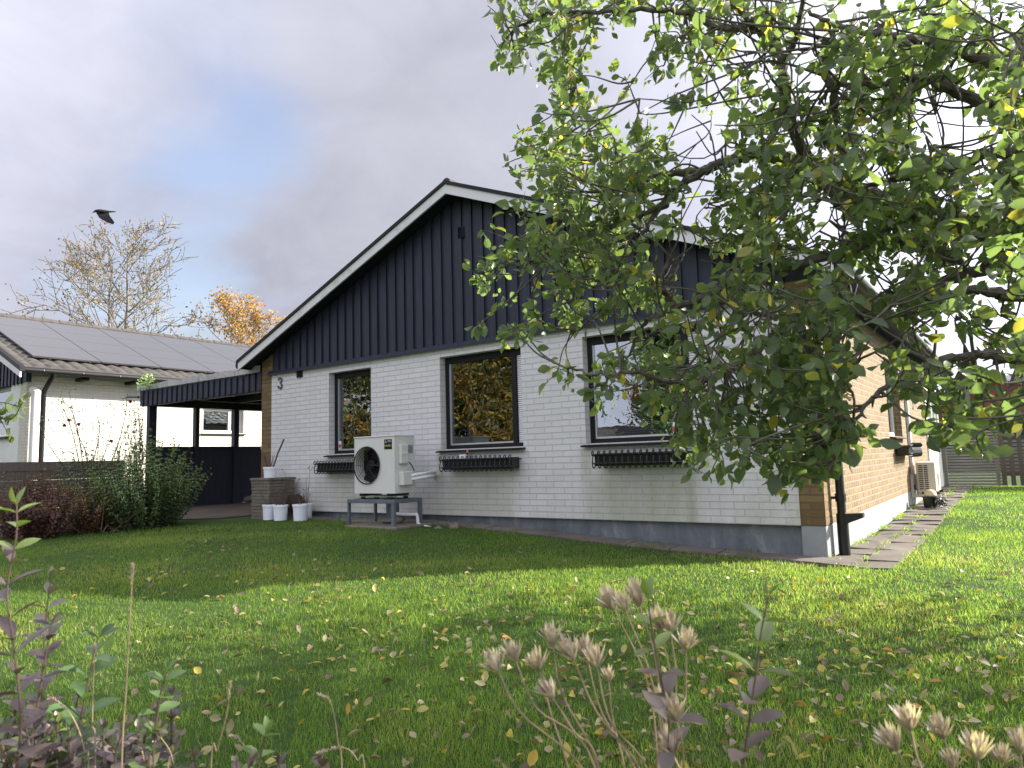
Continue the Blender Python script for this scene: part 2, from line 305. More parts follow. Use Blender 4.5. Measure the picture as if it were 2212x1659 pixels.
# ------------------------------------------------------------------ mesh helpers
OFF = {}
def props(o, label=None, cat=None, group=None, kind=None):
    if label: o['label'] = label
    if cat: o['category'] = cat
    if group: o['group'] = group
    if kind: o['kind'] = kind
    return o
def thing(name, label, cat, loc, group=None):
    o = bpy.data.objects.new(name, None); COL.objects.link(o); o.location = loc; o.empty_display_size = .2
    OFF[o.name] = np.array(loc, float); return props(o, label, cat, group)
def link(name, me, mats, parent, origin, smooth):
    for m in mats: me.materials.append(MATS[m])
    o = bpy.data.objects.new(name, me); COL.objects.link(o)
    if smooth:
        me.polygons.foreach_set('use_smooth', np.ones(len(me.polygons), bool)); me.set_sharp_from_angle(angle=math.radians(38))
    if parent is not None:
        o.parent = parent; OFF[o.name] = OFF[parent.name]
    else:
        o.location = origin; OFF[o.name] = np.array(origin, float)
    return o
class MB:
    place = None
    def __init__(s): s.v = []; s.f = []; s.m = []
    def add(s, verts, faces, mi=0):
        b = len(s.v); s.v += [tuple(map(float, q)) for q in verts]; s.f += [tuple(b + i for i in f) for f in faces]; s.m += [mi] * len(faces); return s
    def box(s, a, b, mi=0):
        (x0, y0, z0), (x1, y1, z1) = np.minimum(a, b), np.maximum(a, b)
        return s.add([(x0, y0, z0), (x1, y0, z0), (x1, y1, z0), (x0, y1, z0), (x0, y0, z1), (x1, y0, z1), (x1, y1, z1), (x0, y1, z1)],
                     [(0, 3, 2, 1), (4, 5, 6, 7), (0, 1, 5, 4), (1, 2, 6, 5), (2, 3, 7, 6), (3, 0, 4, 7)], mi)
    def prism(s, poly, vec, mi=0):
        n = len(poly); A = np.array(poly, float); nv = np.zeros(3)
        for i in range(n): nv += np.cross(A[i] - A[0], A[(i + 1) % n] - A[0])
        if nv @ np.array(vec) > 0: A = A[::-1]
        B = A + np.array(vec, float)
        return s.add(list(A) + list(B), [tuple(range(n)), tuple(range(2 * n - 1, n - 1, -1))] + [(i, n + i, n + (i + 1) % n, (i + 1) % n) for i in range(n)], mi)
    def tube(s, path, rad, n=8, mi=0, cap=True, closed=False):
        pth = np.array(path, float); k = len(pth)
        r = np.full(k, rad, float) if np.isscalar(rad) else np.array(rad, float)
        up = None; vs = []
        for i in range(k):
            if closed: d = pth[(i + 1) % k] - pth[i - 1]
            else: d = pth[min(i + 1, k - 1)] - pth[max(i - 1, 0)]
            d = d / (np.linalg.norm(d) + 1e-9)
            if up is None: up = np.array([0, 0, 1.]) if abs(d[2]) < .9 else np.array([1., 0, 0])
            a = np.cross(d, up); a /= (np.linalg.norm(a) + 1e-9); b = np.cross(a, d); up = b
            for j in range(n):
                t = 2 * math.pi * j / n; vs.append(pth[i] + r[i] * (math.cos(t) * a + math.sin(t) * b))
        fs = []
        for i in range(k if closed else k - 1):
            i2 = (i + 1) % k
            for j in range(n): fs.append((i * n + j, i * n + (j + 1) % n, i2 * n + (j + 1) % n, i2 * n + j))
        if cap and not closed: fs += [tuple(range(n))[::-1], tuple((k - 1) * n + j for j in range(n))]
        return s.add(vs, fs, mi)
    def lathe(s, c, prof, n=24, mi=0, axis='z'):
        vs = []; fs = []
        for r, h in prof:
            for j in range(n):
                t = 2 * math.pi * j / n
                if axis == 'z': vs.append((c[0] + r * math.cos(t), c[1] + r * math.sin(t), c[2] + h))
                elif axis == 'y': vs.append((c[0] + r * math.cos(t), c[1] + h, c[2] + r * math.sin(t)))
        k = len(prof)
        for i in range(k - 1):
            for j in range(n):
                q = (i * n + j, i * n + (j + 1) % n, (i + 1) * n + (j + 1) % n, (i + 1) * n + j)
                fs.append(q if axis == 'z' else q[::-1])
        return s.add(vs, fs, mi)
    def build(s, name, mats, parent=None, smooth=False, bevel=0, label=None, cat=None, group=None, kind=None):
        if isinstance(mats, str): mats = [mats]
        V = np.array(s.v)
        if MB.place: V = MB.place(V)
        org = OFF[parent.name] if parent is not None else np.array([(V[:, 0].min() + V[:, 0].max()) / 2, (V[:, 1].min() + V[:, 1].max()) / 2, V[:, 2].min()])
        me = bpy.data.meshes.new(name); me.from_pydata((V - org).tolist(), [], s.f); me.update()
        if len(mats) > 1: me.polygons.foreach_set('material_index', s.m)
        o = link(name, me, mats, parent, org, smooth)
        if bevel:
            b = o.modifiers.new('bevel', 'BEVEL'); b.width = bevel; b.segments = 2; b.limit_method = 'ANGLE'
        return props(o, label, cat, group, kind)
def np_mesh(name, V, quads, tris, tint, mats, parent=None, origin=None, smooth=False, **k):
    org = OFF[parent.name] if parent is not None else (np.array(origin, float) if origin is not None else np.array([V[:, 0].mean(), V[:, 1].mean(), V[:, 2].min()]))
    me = bpy.data.meshes.new(name); nq, nt_ = len(quads), len(tris)
    me.vertices.add(len(V)); me.vertices.foreach_set('co', (V - org).astype(np.float32).ravel())
    me.loops.add(nq * 4 + nt_ * 3); me.polygons.add(nq + nt_)
    me.loops.foreach_set('vertex_index', np.concatenate([quads.ravel(), tris.ravel()]).astype(np.int32))
    ls = np.concatenate([np.arange(nq) * 4, nq * 4 + np.arange(nt_) * 3]).astype(np.int32)
    me.polygons.foreach_set('loop_start', ls)
    me.update(calc_edges=True)
    if tint is not None:
        a = me.attributes.new('tint', 'FLOAT', 'POINT'); a.data.foreach_set('value', tint.astype(np.float32))
    me.validate()
    return props(link(name, me, [mats] if isinstance(mats, str) else mats, parent, org, smooth), **k)
def unit(a): return a / (np.linalg.norm(a, axis=-1, keepdims=True) + 1e-9)
def leaf_arrays(Pt, D, Nn, Ln, Wd, tint, fold=.35, curl=.25, wshape=(.78, 1.0, .62)):
    """pointed oval leaves with a fold on the midrib: Pt base, D direction, Nn face normal"""
    Pt, D, Nn = map(lambda a: np.asarray(a, float), (Pt, D, Nn)); D = unit(D); S = unit(np.cross(D, Nn)); Nn = np.cross(S, D)
    n = len(Pt); Ln = np.broadcast_to(Ln, (n,))[:, None]; Wd = np.broadcast_to(Wd, (n,))[:, None]
    fold = np.broadcast_to(fold, (n,))[:, None]; curl = np.broadcast_to(curl, (n,))[:, None]
    def pt(t, w, side):
        return Pt + D * Ln * t + S * (Wd * .5 * w * side) + Nn * (abs(side) * w * Wd * .5 * fold - curl * Ln * t * t)
    vs = [pt(0, 0, 0), pt(.28, wshape[0], 1), pt(.55, wshape[1], 1), pt(.80, wshape[2], 1), pt(.28, wshape[0], -1), pt(.55, wshape[1], -1), pt(.80, wshape[2], -1), pt(.28, 0, 0), pt(.55, 0, 0), pt(.80, 0, 0), pt(1.0, 0, 0)]
    V = np.stack(vs, 1).reshape(-1, 3); b = (np.arange(n) * 11)[:, None, None]
    q = np.array([(7, 1, 2, 8), (8, 2, 3, 9), (4, 7, 8, 5), (5, 8, 9, 6)])[None] + b
    t = np.array([(0, 1, 7), (0, 7, 4), (9, 3, 10), (6, 9, 10)])[None] + b
    return V, q.reshape(-1, 4), t.reshape(-1, 3), np.repeat(tint, 11)
def rdir(n): return unit(rng.normal(size=(n, 3)))
def catmull(pts, per=6):
    p = np.array(pts, float); p = np.vstack([2 * p[0] - p[1], p, 2 * p[-1] - p[-2]]); out = []
    for i in range(1, len(p) - 2):
        for k in range(per):
            t = k / per; out.append(.5 * (2 * p[i] + (p[i + 1] - p[i - 1]) * t + (2 * p[i - 1] - 5 * p[i] + 4 * p[i + 1] - p[i + 2]) * t * t + (3 * p[i] - 3 * p[i + 1] + p[i + 2] - p[i - 1]) * t ** 3))
    out.append(p[-2]); return np.array(out)

def gz(x, y):
    x = np.asarray(x, float); y = np.asarray(y, float)
    t = np.clip(-x / 5.0, 0, 1); z = -.33 + .23 * t
    z = z - .022 * np.clip(-y - .8, 0, 7) + .012 * np.sin(x * 1.3 + .6) * np.cos(y * 1.1)
    z = z + .012 * np.clip(y - 2, 0, 10) * (x > -2)
    return z
def gzf(x, y): return float(gz(x, y))

# ------------------------------------------------------------------ ground
def ground():
    xs = np.concatenate([[-900, -300, -120, -60], np.arange(-34, 16.01, .4), [30, 60, 140, 300, 900]])
    ys = np.concatenate([[-900, -300, -120, -60], np.arange(-34, 18.01, .4), [30, 60, 140, 300, 900]])
    X, Y = np.meshgrid(xs, ys); Z = gz(np.clip(X, -34, 16), np.clip(Y, -34, 18)); V = np.stack([X, Y, Z], -1).reshape(-1, 3)
    w = len(xs); i = (np.arange(len(ys) - 1)[:, None] * w + np.arange(w - 1)[None]).ravel()
    q = np.stack([i, i + 1, i + w + 1, i + w], 1)
    np_mesh('ground', V, q, np.zeros((0, 3), int), None, 'lawn_soil', None, (0, 0, -.4), True, label='grassy garden ground running out to the horizon', cat='ground', kind='structure')
    xs = np.arange(-13.6, -9.0, .3); ys = np.concatenate([np.arange(-14, 9, .3)])
    X, Y = np.meshgrid(xs, ys); edge = np.where(Y > -1.0, -8.8, -9.9); X = np.minimum(X, edge); V = np.stack([X, Y, gz(X, Y) + .012], -1).reshape(-1, 3)
    w = len(xs); i = (np.arange(len(ys) - 1)[:, None] * w + np.arange(w - 1)[None]).ravel(); q = np.stack([i, i + 1, i + w + 1, i + w], 1)
    np_mesh('driveway', V, q, np.zeros((0, 3), int), None, 'driveway_gravel', None, (-11, 0, -.1), True, label='brown gravel driveway running into the carport', cat='driveway', kind='structure')
    # paving slabs
    m = MB()
    y = -.42
    while y < 13.0:
        h = .42 + rng.uniform(-.02, .02)
        for x0, x1 in ((.02, .31), (.322, .61)):
            if y < -.1: x0 -= 0
            z = gzf(.4, y) + .012 + rng.uniform(-.004, .012); tl = rng.uniform(-.01, .01)
            m.add([(x0, y, z + tl), (x1, y, z - tl), (x1, y + h - .015, z - tl), (x0, y + h - .015, z + tl), (x0, y, z - .08), (x1, y, z - .08), (x1, y + h - .015, z - .08), (x0, y + h - .015, z - .08)],
                  [(0, 1, 2, 3), (0, 4, 5, 1), (1, 5, 6, 2), (2, 6, 7, 3), (3, 7, 4, 0)])
        y += h
    x = 0.0
    while x > -8.0:
        h = .5 + rng.uniform(-.03, .03)
        for y0, y1 in ((-.33, -.03),):
            if y1 < -.45 and rng.random() < .25 and x < -1: continue
            z = gzf(x, -.2); q = rng.uniform(.012, .020); za = gzf(x - h, -.2) + q; z += q
            m.add([(x - h + .012, y0, za), (x, y0, z), (x, y1, z + .01), (x - h + .012, y1, za + .01), (x - h + .012, y0, z - .09), (x, y0, z - .09), (x, y1, z - .09), (x - h + .012, y1, z - .09)],
                  [(0, 1, 2, 3), (0, 4, 5, 1), (1, 5, 6, 2), (2, 6, 7, 3), (3, 7, 4, 0)])
        x -= h
    m.build('path', 'concrete_slab', label='worn concrete slab path round the foot of the house', cat='path', kind='structure')
ground()

# ------------------------------------------------------------------ the house
ZT = 2.33
house = thing('house', 'white brick house with black boarded gable and white bargeboards', 'house', (0, 0, -.30))
XL = -9.13; YB = 12.4; SL = .411; AX = -4.55; YF = -.30
def roof_z(x): return 4.57 - SL * abs(x - AX)
WINS = {'a': (-7.33, -6.36, .90, 2.20), 'b': (-4.96, -3.56, .90, 2.20), 'c': (-2.64, -1.16, .90, 2.20)}
def wall_grid(m, fixed, u0, u1, z0, z1, holes, axis, t0, t1):
    us = sorted({u0, u1, *[h[0] for h in holes], *[h[1] for h in holes]}); zs = sorted({z0, z1, *[h[2] for h in holes], *[h[3] for h in holes]})
    for i in range(len(us) - 1):
        for j in range(len(zs) - 1):
            cu, cz = (us[i] + us[i + 1]) / 2, (zs[j] + zs[j + 1]) / 2
            if any(h[0] < cu < h[1] and h[2] < cz < h[3] for h in holes): continue
            if axis == 'x': m.box((us[i], t0, zs[j]), (us[i + 1], t1, zs[j + 1]))
            else: m.box((t0, us[i], zs[j]), (t1, us[i + 1], zs[j + 1]))
m = MB(); wall_grid(m, 0, -8.83, -.235, 0, ZT, list(WINS.values()), 'x', -.014, .22)
front_wall = m.build('front_wall', 'white_brick', house)
m = MB()
m.box((-.235, 0, 0), (0, .25, 2.47))
m.build('corner_pier', 'pier_brick', house)
m = MB(); m.prism([(XL, 0, -.02), (-8.83, 0, -.02), (-8.83, 0, roof_z(-8.83) - .13), (XL, 0, roof_z(XL) - .13)], (0, .6, 0))
m.build('corner_pier', 'pier_brick', house)
m = MB(); wall_grid(m, 0, .25, 9.7, 0, 2.47, [(4.62, 6.05, .93, 2.15)], 'y', -.22, 0)
m.build('side_wall', 'yellow_brick', house)
m = MB(); m.box((XL, .6, -.1), (XL + .25, YB, 2.47)); m.box((XL + .25, YB - .25, -.1), (-.3, YB, 2.47)); m.build('side_wall', 'yellow_brick', house)
m = MB()
m.box((-8.83, .045, -.6), (-.24, .2, 0)); m.build('plinth', 'plinth_grey', house)
m = MB(); m.box((-.24, .004, -.7), (-.004, 12.3, 0)); m.build('plinth', 'plinth_light', house, bevel=.012); m = MB(); m.box((XL + .004, .004, -.6), (-8.83, .3, -.02)); m.build('plinth', 'plinth_light', house)
# gable cladding (board on board)
m = MB()
def gable_top(x): return roof_z(x) - .12
m.prism([(-8.80, -.004, ZT), (-.235, -.004, ZT), (-.235, -.004, gable_top(-.235)), (AX, -.004, gable_top(AX)), (-8.80, -.004, gable_top(-8.80))], (0, .05, 0))
x = -8.74
while x < -.3:
    w = .118 + rng.uniform(-.006, .006); a, b = x, min(x + w, -.24)
    top = [(b, -.006, gable_top(b)), (a, -.006, gable_top(a))]
    if a < AX < b: top = [(b, -.006, gable_top(b)), (AX, -.006, gable_top(AX)), (a, -.006, gable_top(a))]
    m.prism([(a, -.006, ZT + .02), (b, -.006, ZT + .02)] + top, (0, -.024, 0)); x += .187
clad = m.build('gable_cladding', 'black_wood', house)
m = MB(); m.prism([(-8.9, -.015, ZT - .012), (-8.9, -.075, ZT - .03), (-8.9, -.075, ZT - .008), (-8.9, -.015, ZT + .05)], (8.68, 0, 0)); m.build('drip_trim', 'black_wood', house)
def vent(name, x, z, w, h, y, parent, mat='iron_black'):
    m = MB(); m.box((x - w / 2, y, z - h / 2), (x + w / 2, y + .03, z + h / 2))
    for k in range(6):
        zz = z - h / 2 + (k + .5) * h / 6; m.prism([(x - w / 2 + .008, y, zz + .008), (x - w / 2 + .008, y - .014, zz - .008), (x - w / 2 + .008, y, zz - .004)], (w - .016, 0, 0))
    return m.build(name, mat, parent)
vent('wall_vent', -8.06, 2.265, .145, .135, -.03, house)
vent('wall_vent', -4.50, 4.02 - .1, .13, .16, -.030, house, 'black_wood')
# roof
xe = .30
m = MB()
for sgn in (-1, 1):
    xa = AX + sgn * (xe - AX); za = roof_z(xa)
    m.prism([(xa, YF + .03, za - .10), (AX, YF + .03, roof_z(AX) - .10), (AX, YF + .03, roof_z(AX) - .02), (xa, YF + .03, za - .02)], (0, YB + .6, 0), 0)
roofo = m.build('roof', ['black_wood'], house)
m = MB()
def tile_sheet(m, x_eave, x_ridge, z_eave, z_ridge, y0, y1, pitch=.30, amp=.022, rows=14, thick=.03):
    ny = int((y1 - y0) / pitch * 6); ys = np.linspace(y0, y1, ny)
    prof = amp * np.abs(np.sin(math.pi * (ys - y0) / pitch)) ** .8
    vs = []; fs = []; nr = rows
    for r in range(nr):
        for e in (0, 1):
            t = (r + e) / nr; xx = x_eave + (x_ridge - x_eave) * t; zz = z_eave + (z_ridge - z_eave) * t + (thick if e == 0 else 0.004)
            for k, yy in enumerate(ys): vs.append((xx, yy, zz + prof[k]))
    for r in range(2 * nr - 1):
        for k in range(ny - 1): fs.append((r * ny + k, r * ny + k + 1, (r + 1) * ny + k + 1, (r + 1) * ny + k))
    b = len(vs)
    for k, yy in enumerate(ys): vs.append((x_eave, yy, z_eave - .01))
    for k in range(ny - 1): fs.append((b + k, b + k + 1, k + 1, k))
    m.add(vs, fs)
for sgn in (-1, 1):
    xa = AX + sgn * (xe + .03 - AX); tile_sheet(m, xa, AX, roof_z(xa) - .015, roof_z(AX) - .015, YF + .01, YB + .3, .3, .02, 15, .02)
m.tube([(AX, YF + .02, roof_z(AX) + .0), (AX, YB + .3, roof_z(AX) + .0)], .075, 12)
m.build('roof_tiles', 'roof_tile', house)
for sgn in (-1, 1):
    xa = AX + sgn * (xe - AX); za = roof_z(xa); m = MB()
    m.prism([(xa, YF, za - .155), (AX, YF, roof_z(AX) - .155), (AX, YF, roof_z(AX) - .022), (xa, YF, za - .022)], (0, .027, 0))
    m.build('bargeboard', 'barge_paint', house)
    m = MB(); xa2 = AX + sgn * (xe + .03 - AX); za2 = roof_z(xa2)
    m.prism([(xa2, YF - .02, za2 - .022), (AX, YF - .02, roof_z(AX) - .020), (AX, YF - .02, roof_z(AX) + .030), (xa2, YF - .02, za2 + .030)], (0, .12, 0))
    m.build('verge_trim', 'frame_black', house)
m = MB(); m.tube([(xe + .06, YF + .02, roof_z(xe) - .06), (xe + .06, YB + .3, roof_z(xe) - .07)], .065, 10); m.build('gutter', 'frame_black', house, True)
m = MB(); m.tube([(-9.44, YF + .02, roof_z(-9.4) - .06), (-9.44, YB + .3, roof_z(-9.4) - .07)], .065, 10); m.build('gutter', 'frame_black', house, True)
# downpipe at the near corner
m = MB(); px_, py_ = .085, .32
m.tube([(xe + .06, py_ + .02, 2.42), (.30, py_, 2.22), (px_ + .03, py_, 2.05), (px_, py_, 1.95), (px_, py_, .12), (px_, py_, -.02)], .043, 14)
m.tube([(px_, py_, -.42), (px_, py_, .10)], .055, 14); m.tube([(px_, py_, .22), (px_, py_, .30)], .052, 14)
dp = m.build('downpipe', 'plastic_black', house, True)
m = MB(); m.prism([(px_ + .03, py_ - .05, .10), (px_ + .20, py_ - .05, .11), (px_ + .20, py_ - .05, .065), (px_ + .03, py_ - .05, -.005)], (0, .10, 0)); m.build('leaf_outlet', 'plastic_black', dp)
m = MB(); m.box((0, py_ - .012, .245), (px_, py_ + .012, .27)); m.build('pipe_clip', 'plastic_black', dp)
# rooms behind the windows
m = MB()
def room(m, x0, x1, y0, y1, z0, z1):
    m.add([(x0, y0, z0), (x1, y0, z0), (x1, y1, z0), (x0, y1, z0), (x0, y0, z1), (x1, y0, z1), (x1, y1, z1), (x0, y1, z1)], [(0, 1, 2, 3), (7, 6, 5, 4), (1, 5, 6, 2), (2, 6, 7, 3), (3, 7, 4, 0)])
room(m, -8.8, -.3, .225, 4.0, -.2, 2.4); m.build('interior', 'room_dark', house)
m = MB(); m.box((-2.2, 4.1, -.2), (-2.1, 8.0, 2.4)); m.build('interior', 'room_dark', house)
def slats(m, x0, x1, z0, z1, y, pitch=.027, w=.026, tilt=.9):
    z = z0
    while z < z1:
        dy, dz = w / 2 * math.cos(tilt), w / 2 * math.sin(tilt)
        m.add([(x0, y - dy, z - dz), (x1, y - dy, z - dz), (x1, y + dy, z + dz), (x0, y + dy, z + dz)], [(0, 1, 2, 3)]); z += pitch
def front_window(key, side, full_blind, stick):
    x0, x1, z0, z1 = WINS[key]; yf = .10; fw = .062
    m = MB(); m.box((x0, yf, z0), (x0 + fw, yf + .11, z1)); m.box((x1 - fw, yf, z0), (x1, yf + .11, z1)); m.box((x0 + fw, yf, z1 - fw - .03), (x1 - fw, yf + .11, z1)); m.box((x0 + fw, yf, z0), (x1 - fw, yf + .11, z0 + .055))
    xm = x1 - fw
    if side:
        xm = x1 - fw - side; m.box((xm - .045, yf - .004, z0 + .055), (xm + .03, yf + .106, z1 - fw - .03))
    w = m.build('window', 'frame_black', house, bevel=.004)
    a, b = x0 + fw, (xm - .045 if side else xm)
    m = MB(); zb, zt = z0 + .055, z1 - fw - .03
    m.box((a, yf + .018, zb), (a + .018, yf + .05, zt)); m.box((a + .018, yf + .018, zb), (b, yf + .05, zb + .022)); m.build('glazing_bead', 'alu', w)
    m = MB(); m.box((a + .018, yf + .032, zb + .022), (b, yf + .036, zt)); m.build('pane', 'window_glass', w)
    if side:
        m = MB(); m.box((xm + .03, yf + .032, zb), (x1 - fw, yf + .036, zt)); m.build('pane', 'window_glass', w)
    m = MB(); m.prism([(x0 - .03, -.10, z0 - .045), (x0 - .03, -.10, z0 - .025), (x0 - .03, yf + .004, z0 + .002), (x0 - .03, yf + .004, z0 - .02)], (x1 - x0 + .06, 0, 0)); m.build('sill', 'frame_black', w)
    if full_blind:
        m = MB(); slats(m, a + .01, x1 - fw, zb + .01, zt, yf + .075, .024, .020, .35); m.build('blind', 'blind_grey', w)
    if side:
        m = MB(); slats(m, xm + .035, x1 - fw, zb + .01, zt, yf + .022, .027, .028, 1.0); m.build('blind', 'blind_white', w, label='white side blind with closed slats')
    if stick:
        sx = stick; m = MB(); m.box((sx, yf + .026, zb + .03), (sx + .055, yf + .029, zb + .15)); m.build('sticker', 'badge_white', w)
        m = MB(); m.box((sx + .004, yf + .023, zb + .045), (sx + .051, yf + .0255, zb + .10)); m.build('sticker', 'sign_red', w)
    return w
wa = front_window('a', 0, False, -7.33 + .075); front_window('b', .13, False, None); front_window('c', .16, True, -1.60)
m = MB(); m.lathe((-7.04, .155, 1.68), [(.001, 0), (.10, 0), (.10, .006), (.001, .006)], 24, axis='y'); m.build('plate_ornament', 'badge_white', wa)
# side window in the yellow wall
m = MB()
for bx in (((-.11, 4.62, .93), (-.16, 4.69, 2.15)), ((-.11, 5.98, .93), (-.16, 6.05, 2.15)), ((-.11, 4.69, 2.08), (-.16, 5.98, 2.15)), ((-.11, 4.69, .93), (-.16, 5.98, 1.0))): m.box(*bx)
sw = m.build('window', 'frame_white', house)
m = MB(); m.box((-.135, 4.69, 1.0), (-.139, 5.98, 2.08)); m.build('pane', 'window_glass', sw)
m = MB(); m.prism([(.09, 4.58, .885), (.09, 4.58, .90), (-.11, 4.58, .935), (-.11, 4.58, .915)], (0, 1.5, 0)); m.build('sill', 'frame_black', sw)
# white panelled bay at the far end
m = MB(); wall_grid(m, 0, 9.7, 12.4, -.30, 2.3, [(9.95, 12.1, .85, 1.95)], 'y', -.2, .03); m.box((-.2, 9.6, 2.3), (.18, 12.4, 2.42))
bay = m.build('porch_wall', 'panel_white', house)
m = MB()
for yy in (9.95, 10.65, 11.35, 12.03): m.box((-.02, yy, .85), (.05, yy + .07, 1.95))
m.box((-.02, 10.02, 1.88), (.05, 12.03, 1.95)); m.box((-.02, 10.02, .85), (.05, 12.03, .92)); m.box((0, 9.9, .78), (.09, 12.15, .85)); wb = m.build('window', 'frame_white', house)
m = MB(); m.box((-.012, 10.02, .92), (-.016, 12.03, 1.88)); m.build('pane', 'window_glass', wb)
m = MB(); m.box((0.004, 6.62, .10), (.055, 6.74, 2.3)); m.build('cable_duct', 'pipe_white', house, bevel=.006)
m = MB(); m.box((XL - .05, .12, 1.02), (XL, .16, 1.12)); m.lathe((XL - .05, .10, 1.06), [(.001, 0), (.03, 0), (.04, -.05), (.001, -.05)], 10, axis='y'); m.build('wall_hook', 'steel_light', house)

# house number
def number3():
    c = [(-.055, .060), (-.030, .088), (.005, .090), (.038, .062), (.036, .030), (.0, .006), (.040, -.030), (.042, -.062), (.014, -.090), (-.022, -.086), (-.060, -.048)]
    p = np.array(c); w = .013; m = MB(); L_, R_ = [], []
    for i in range(len(p)):
        d = p[min(i + 1, len(p) - 1)] - p[max(i - 1, 0)]; d = d / np.linalg.norm(d); nn = np.array([-d[1], d[0]]); L_.append(p[i] + nn * w); R_.append(p[i] - nn * w)
    for i in range(len(p) - 1):
        q = [L_[i], R_[i], R_[i + 1], L_[i + 1]]; m.prism([(-8.575 + a * 1.05, -.016, 2.143 + b) for a, b in q], (0, -.018, 0))
    m.build('house_number', 'number_grey', label='grey metal number 3 fixed on the white brick wall', cat='house number')
number3()

# ------------------------------------------------------------------ flower boxes
def flower_box(x0, x1, y0, y1, z0, z1, n, label, along='x'):
    t = thing('flower_box', label, 'flower box', ((x0 + x1) / 2, (y0 + y1) / 2, z0), 'black iron flower boxes under the windows')
    h = z1 - z0; L = (x1 - x0) if along == 'x' else (y1 - y0); D = (y1 - y0) if along == 'x' else (x1 - x0)
    def W(u, d, z):   # u along, d out from wall
        return (x0 + u, y1 - d, z0 + z) if along == 'x' else (x0 + d, y0 + u, z0 + z)
    m = MB(); ins = .035
    m.prism([W(.02, .02, .02), W(.02, D - .05, .02), W(.02, D - .03, h - .01), W(.02, .02, h - .01)], np.array(W(L - .02, 0, 0)) - np.array(W(.02, 0, 0))); m.build('planter_trough', 'iron_black', t)
    m = MB()
    for zz in (.05, h - .025):
        for d in (D - .02,): m.tube([W(0, d, zz), W(L, d, zz)], .007, 6)
    for u in (.0, L): m.tube([W(u, 0, h - .03), W(u, D - .02, h - .03)], .007, 6)
    m.build('rail', 'iron_black', t)
    for k in range(n):
        u = .02 + (L - .04) * k / (n - 1); m = MB(); lean = .0; pts = []
        for a in range(8):    # top curl
            an = -math.pi * .2 + a * math.pi * 1.5 / 7; pts.append(W(u, D - .012 + .028 * math.sin(an) * 1.0 + .012, h - .008 + .030 * math.cos(an)))
        pts = pts[::-1] + [W(u, D + .012, h * .55), W(u, D + .020, h * .30)]
        for a in range(8):
            an = math.pi * .5 + a * math.pi * 1.4 / 7; pts.append(W(u, D - .015 + .030 * math.sin(an), .028 + .030 * math.cos(an)))
        m.tube(pts, .0075, 5); m.build('scroll_bar', 'iron_black', t)
    return t
flower_box(-7.41, -6.20, -.235, -.016, .60, .775, 17, 'black scrolled iron flower box behind the fan unit')
fb2 = flower_box(-4.80, -3.60, -.235, -.016, .60, .775, 16, 'black scrolled iron flower box with a white cup in it')
flower_box(-2.45, -1.27, -.235, -.016, .61, .785, 16, 'black scrolled iron flower box under the window with blinds')
flower_box(.004, .23, 5.0, 6.2, .60, .79, 12, 'black scrolled iron flower box on the sunlit yellow brick wall', 'y')
m = MB(); c = (-4.46, -.13, .70); m.lathe(c, [(.001, 0), (.052, 0), (.058, .12), (.053, .12), (.048, .02), (.001, .02)], 20); cup = m.build('cup', 'bucket_white', smooth=True, label='white cup standing in the middle flower box', cat='cup')
m = MB(); m.tube([(-4.44, -.12, .74), (-4.405, -.12, .845)], .013, 8, 0); m.tube([(-4.405, -.12, .845), (-4.39, -.12, .895)], [.016, .006], 8, 1); m.build('paintbrush', ['fan_black', 'brush_wood'], label='paintbrush with orange handle end sticking out of the white cup', cat='brush')

# ------------------------------------------------------------------ text helper
def text_mesh(s, size, ext, M, name, mat, parent):
    cu = bpy.data.curves.new('txt', 'FONT'); cu.body = s; cu.size = size; cu.extrude = ext; cu.align_x = 'CENTER'; cu.align_y = 'CENTER'
    ob = bpy.data.objects.new('txt', cu); me = ob.to_mesh(); vs = [M @ v.co for v in me.vertices]; fs = [tuple(p.vertices) for p in me.polygons]
    ob.to_mesh_clear(); bpy.data.objects.remove(ob); bpy.data.curves.remove(cu)
    m = MB(); m.add(vs, fs); return m.build(name, mat, parent)

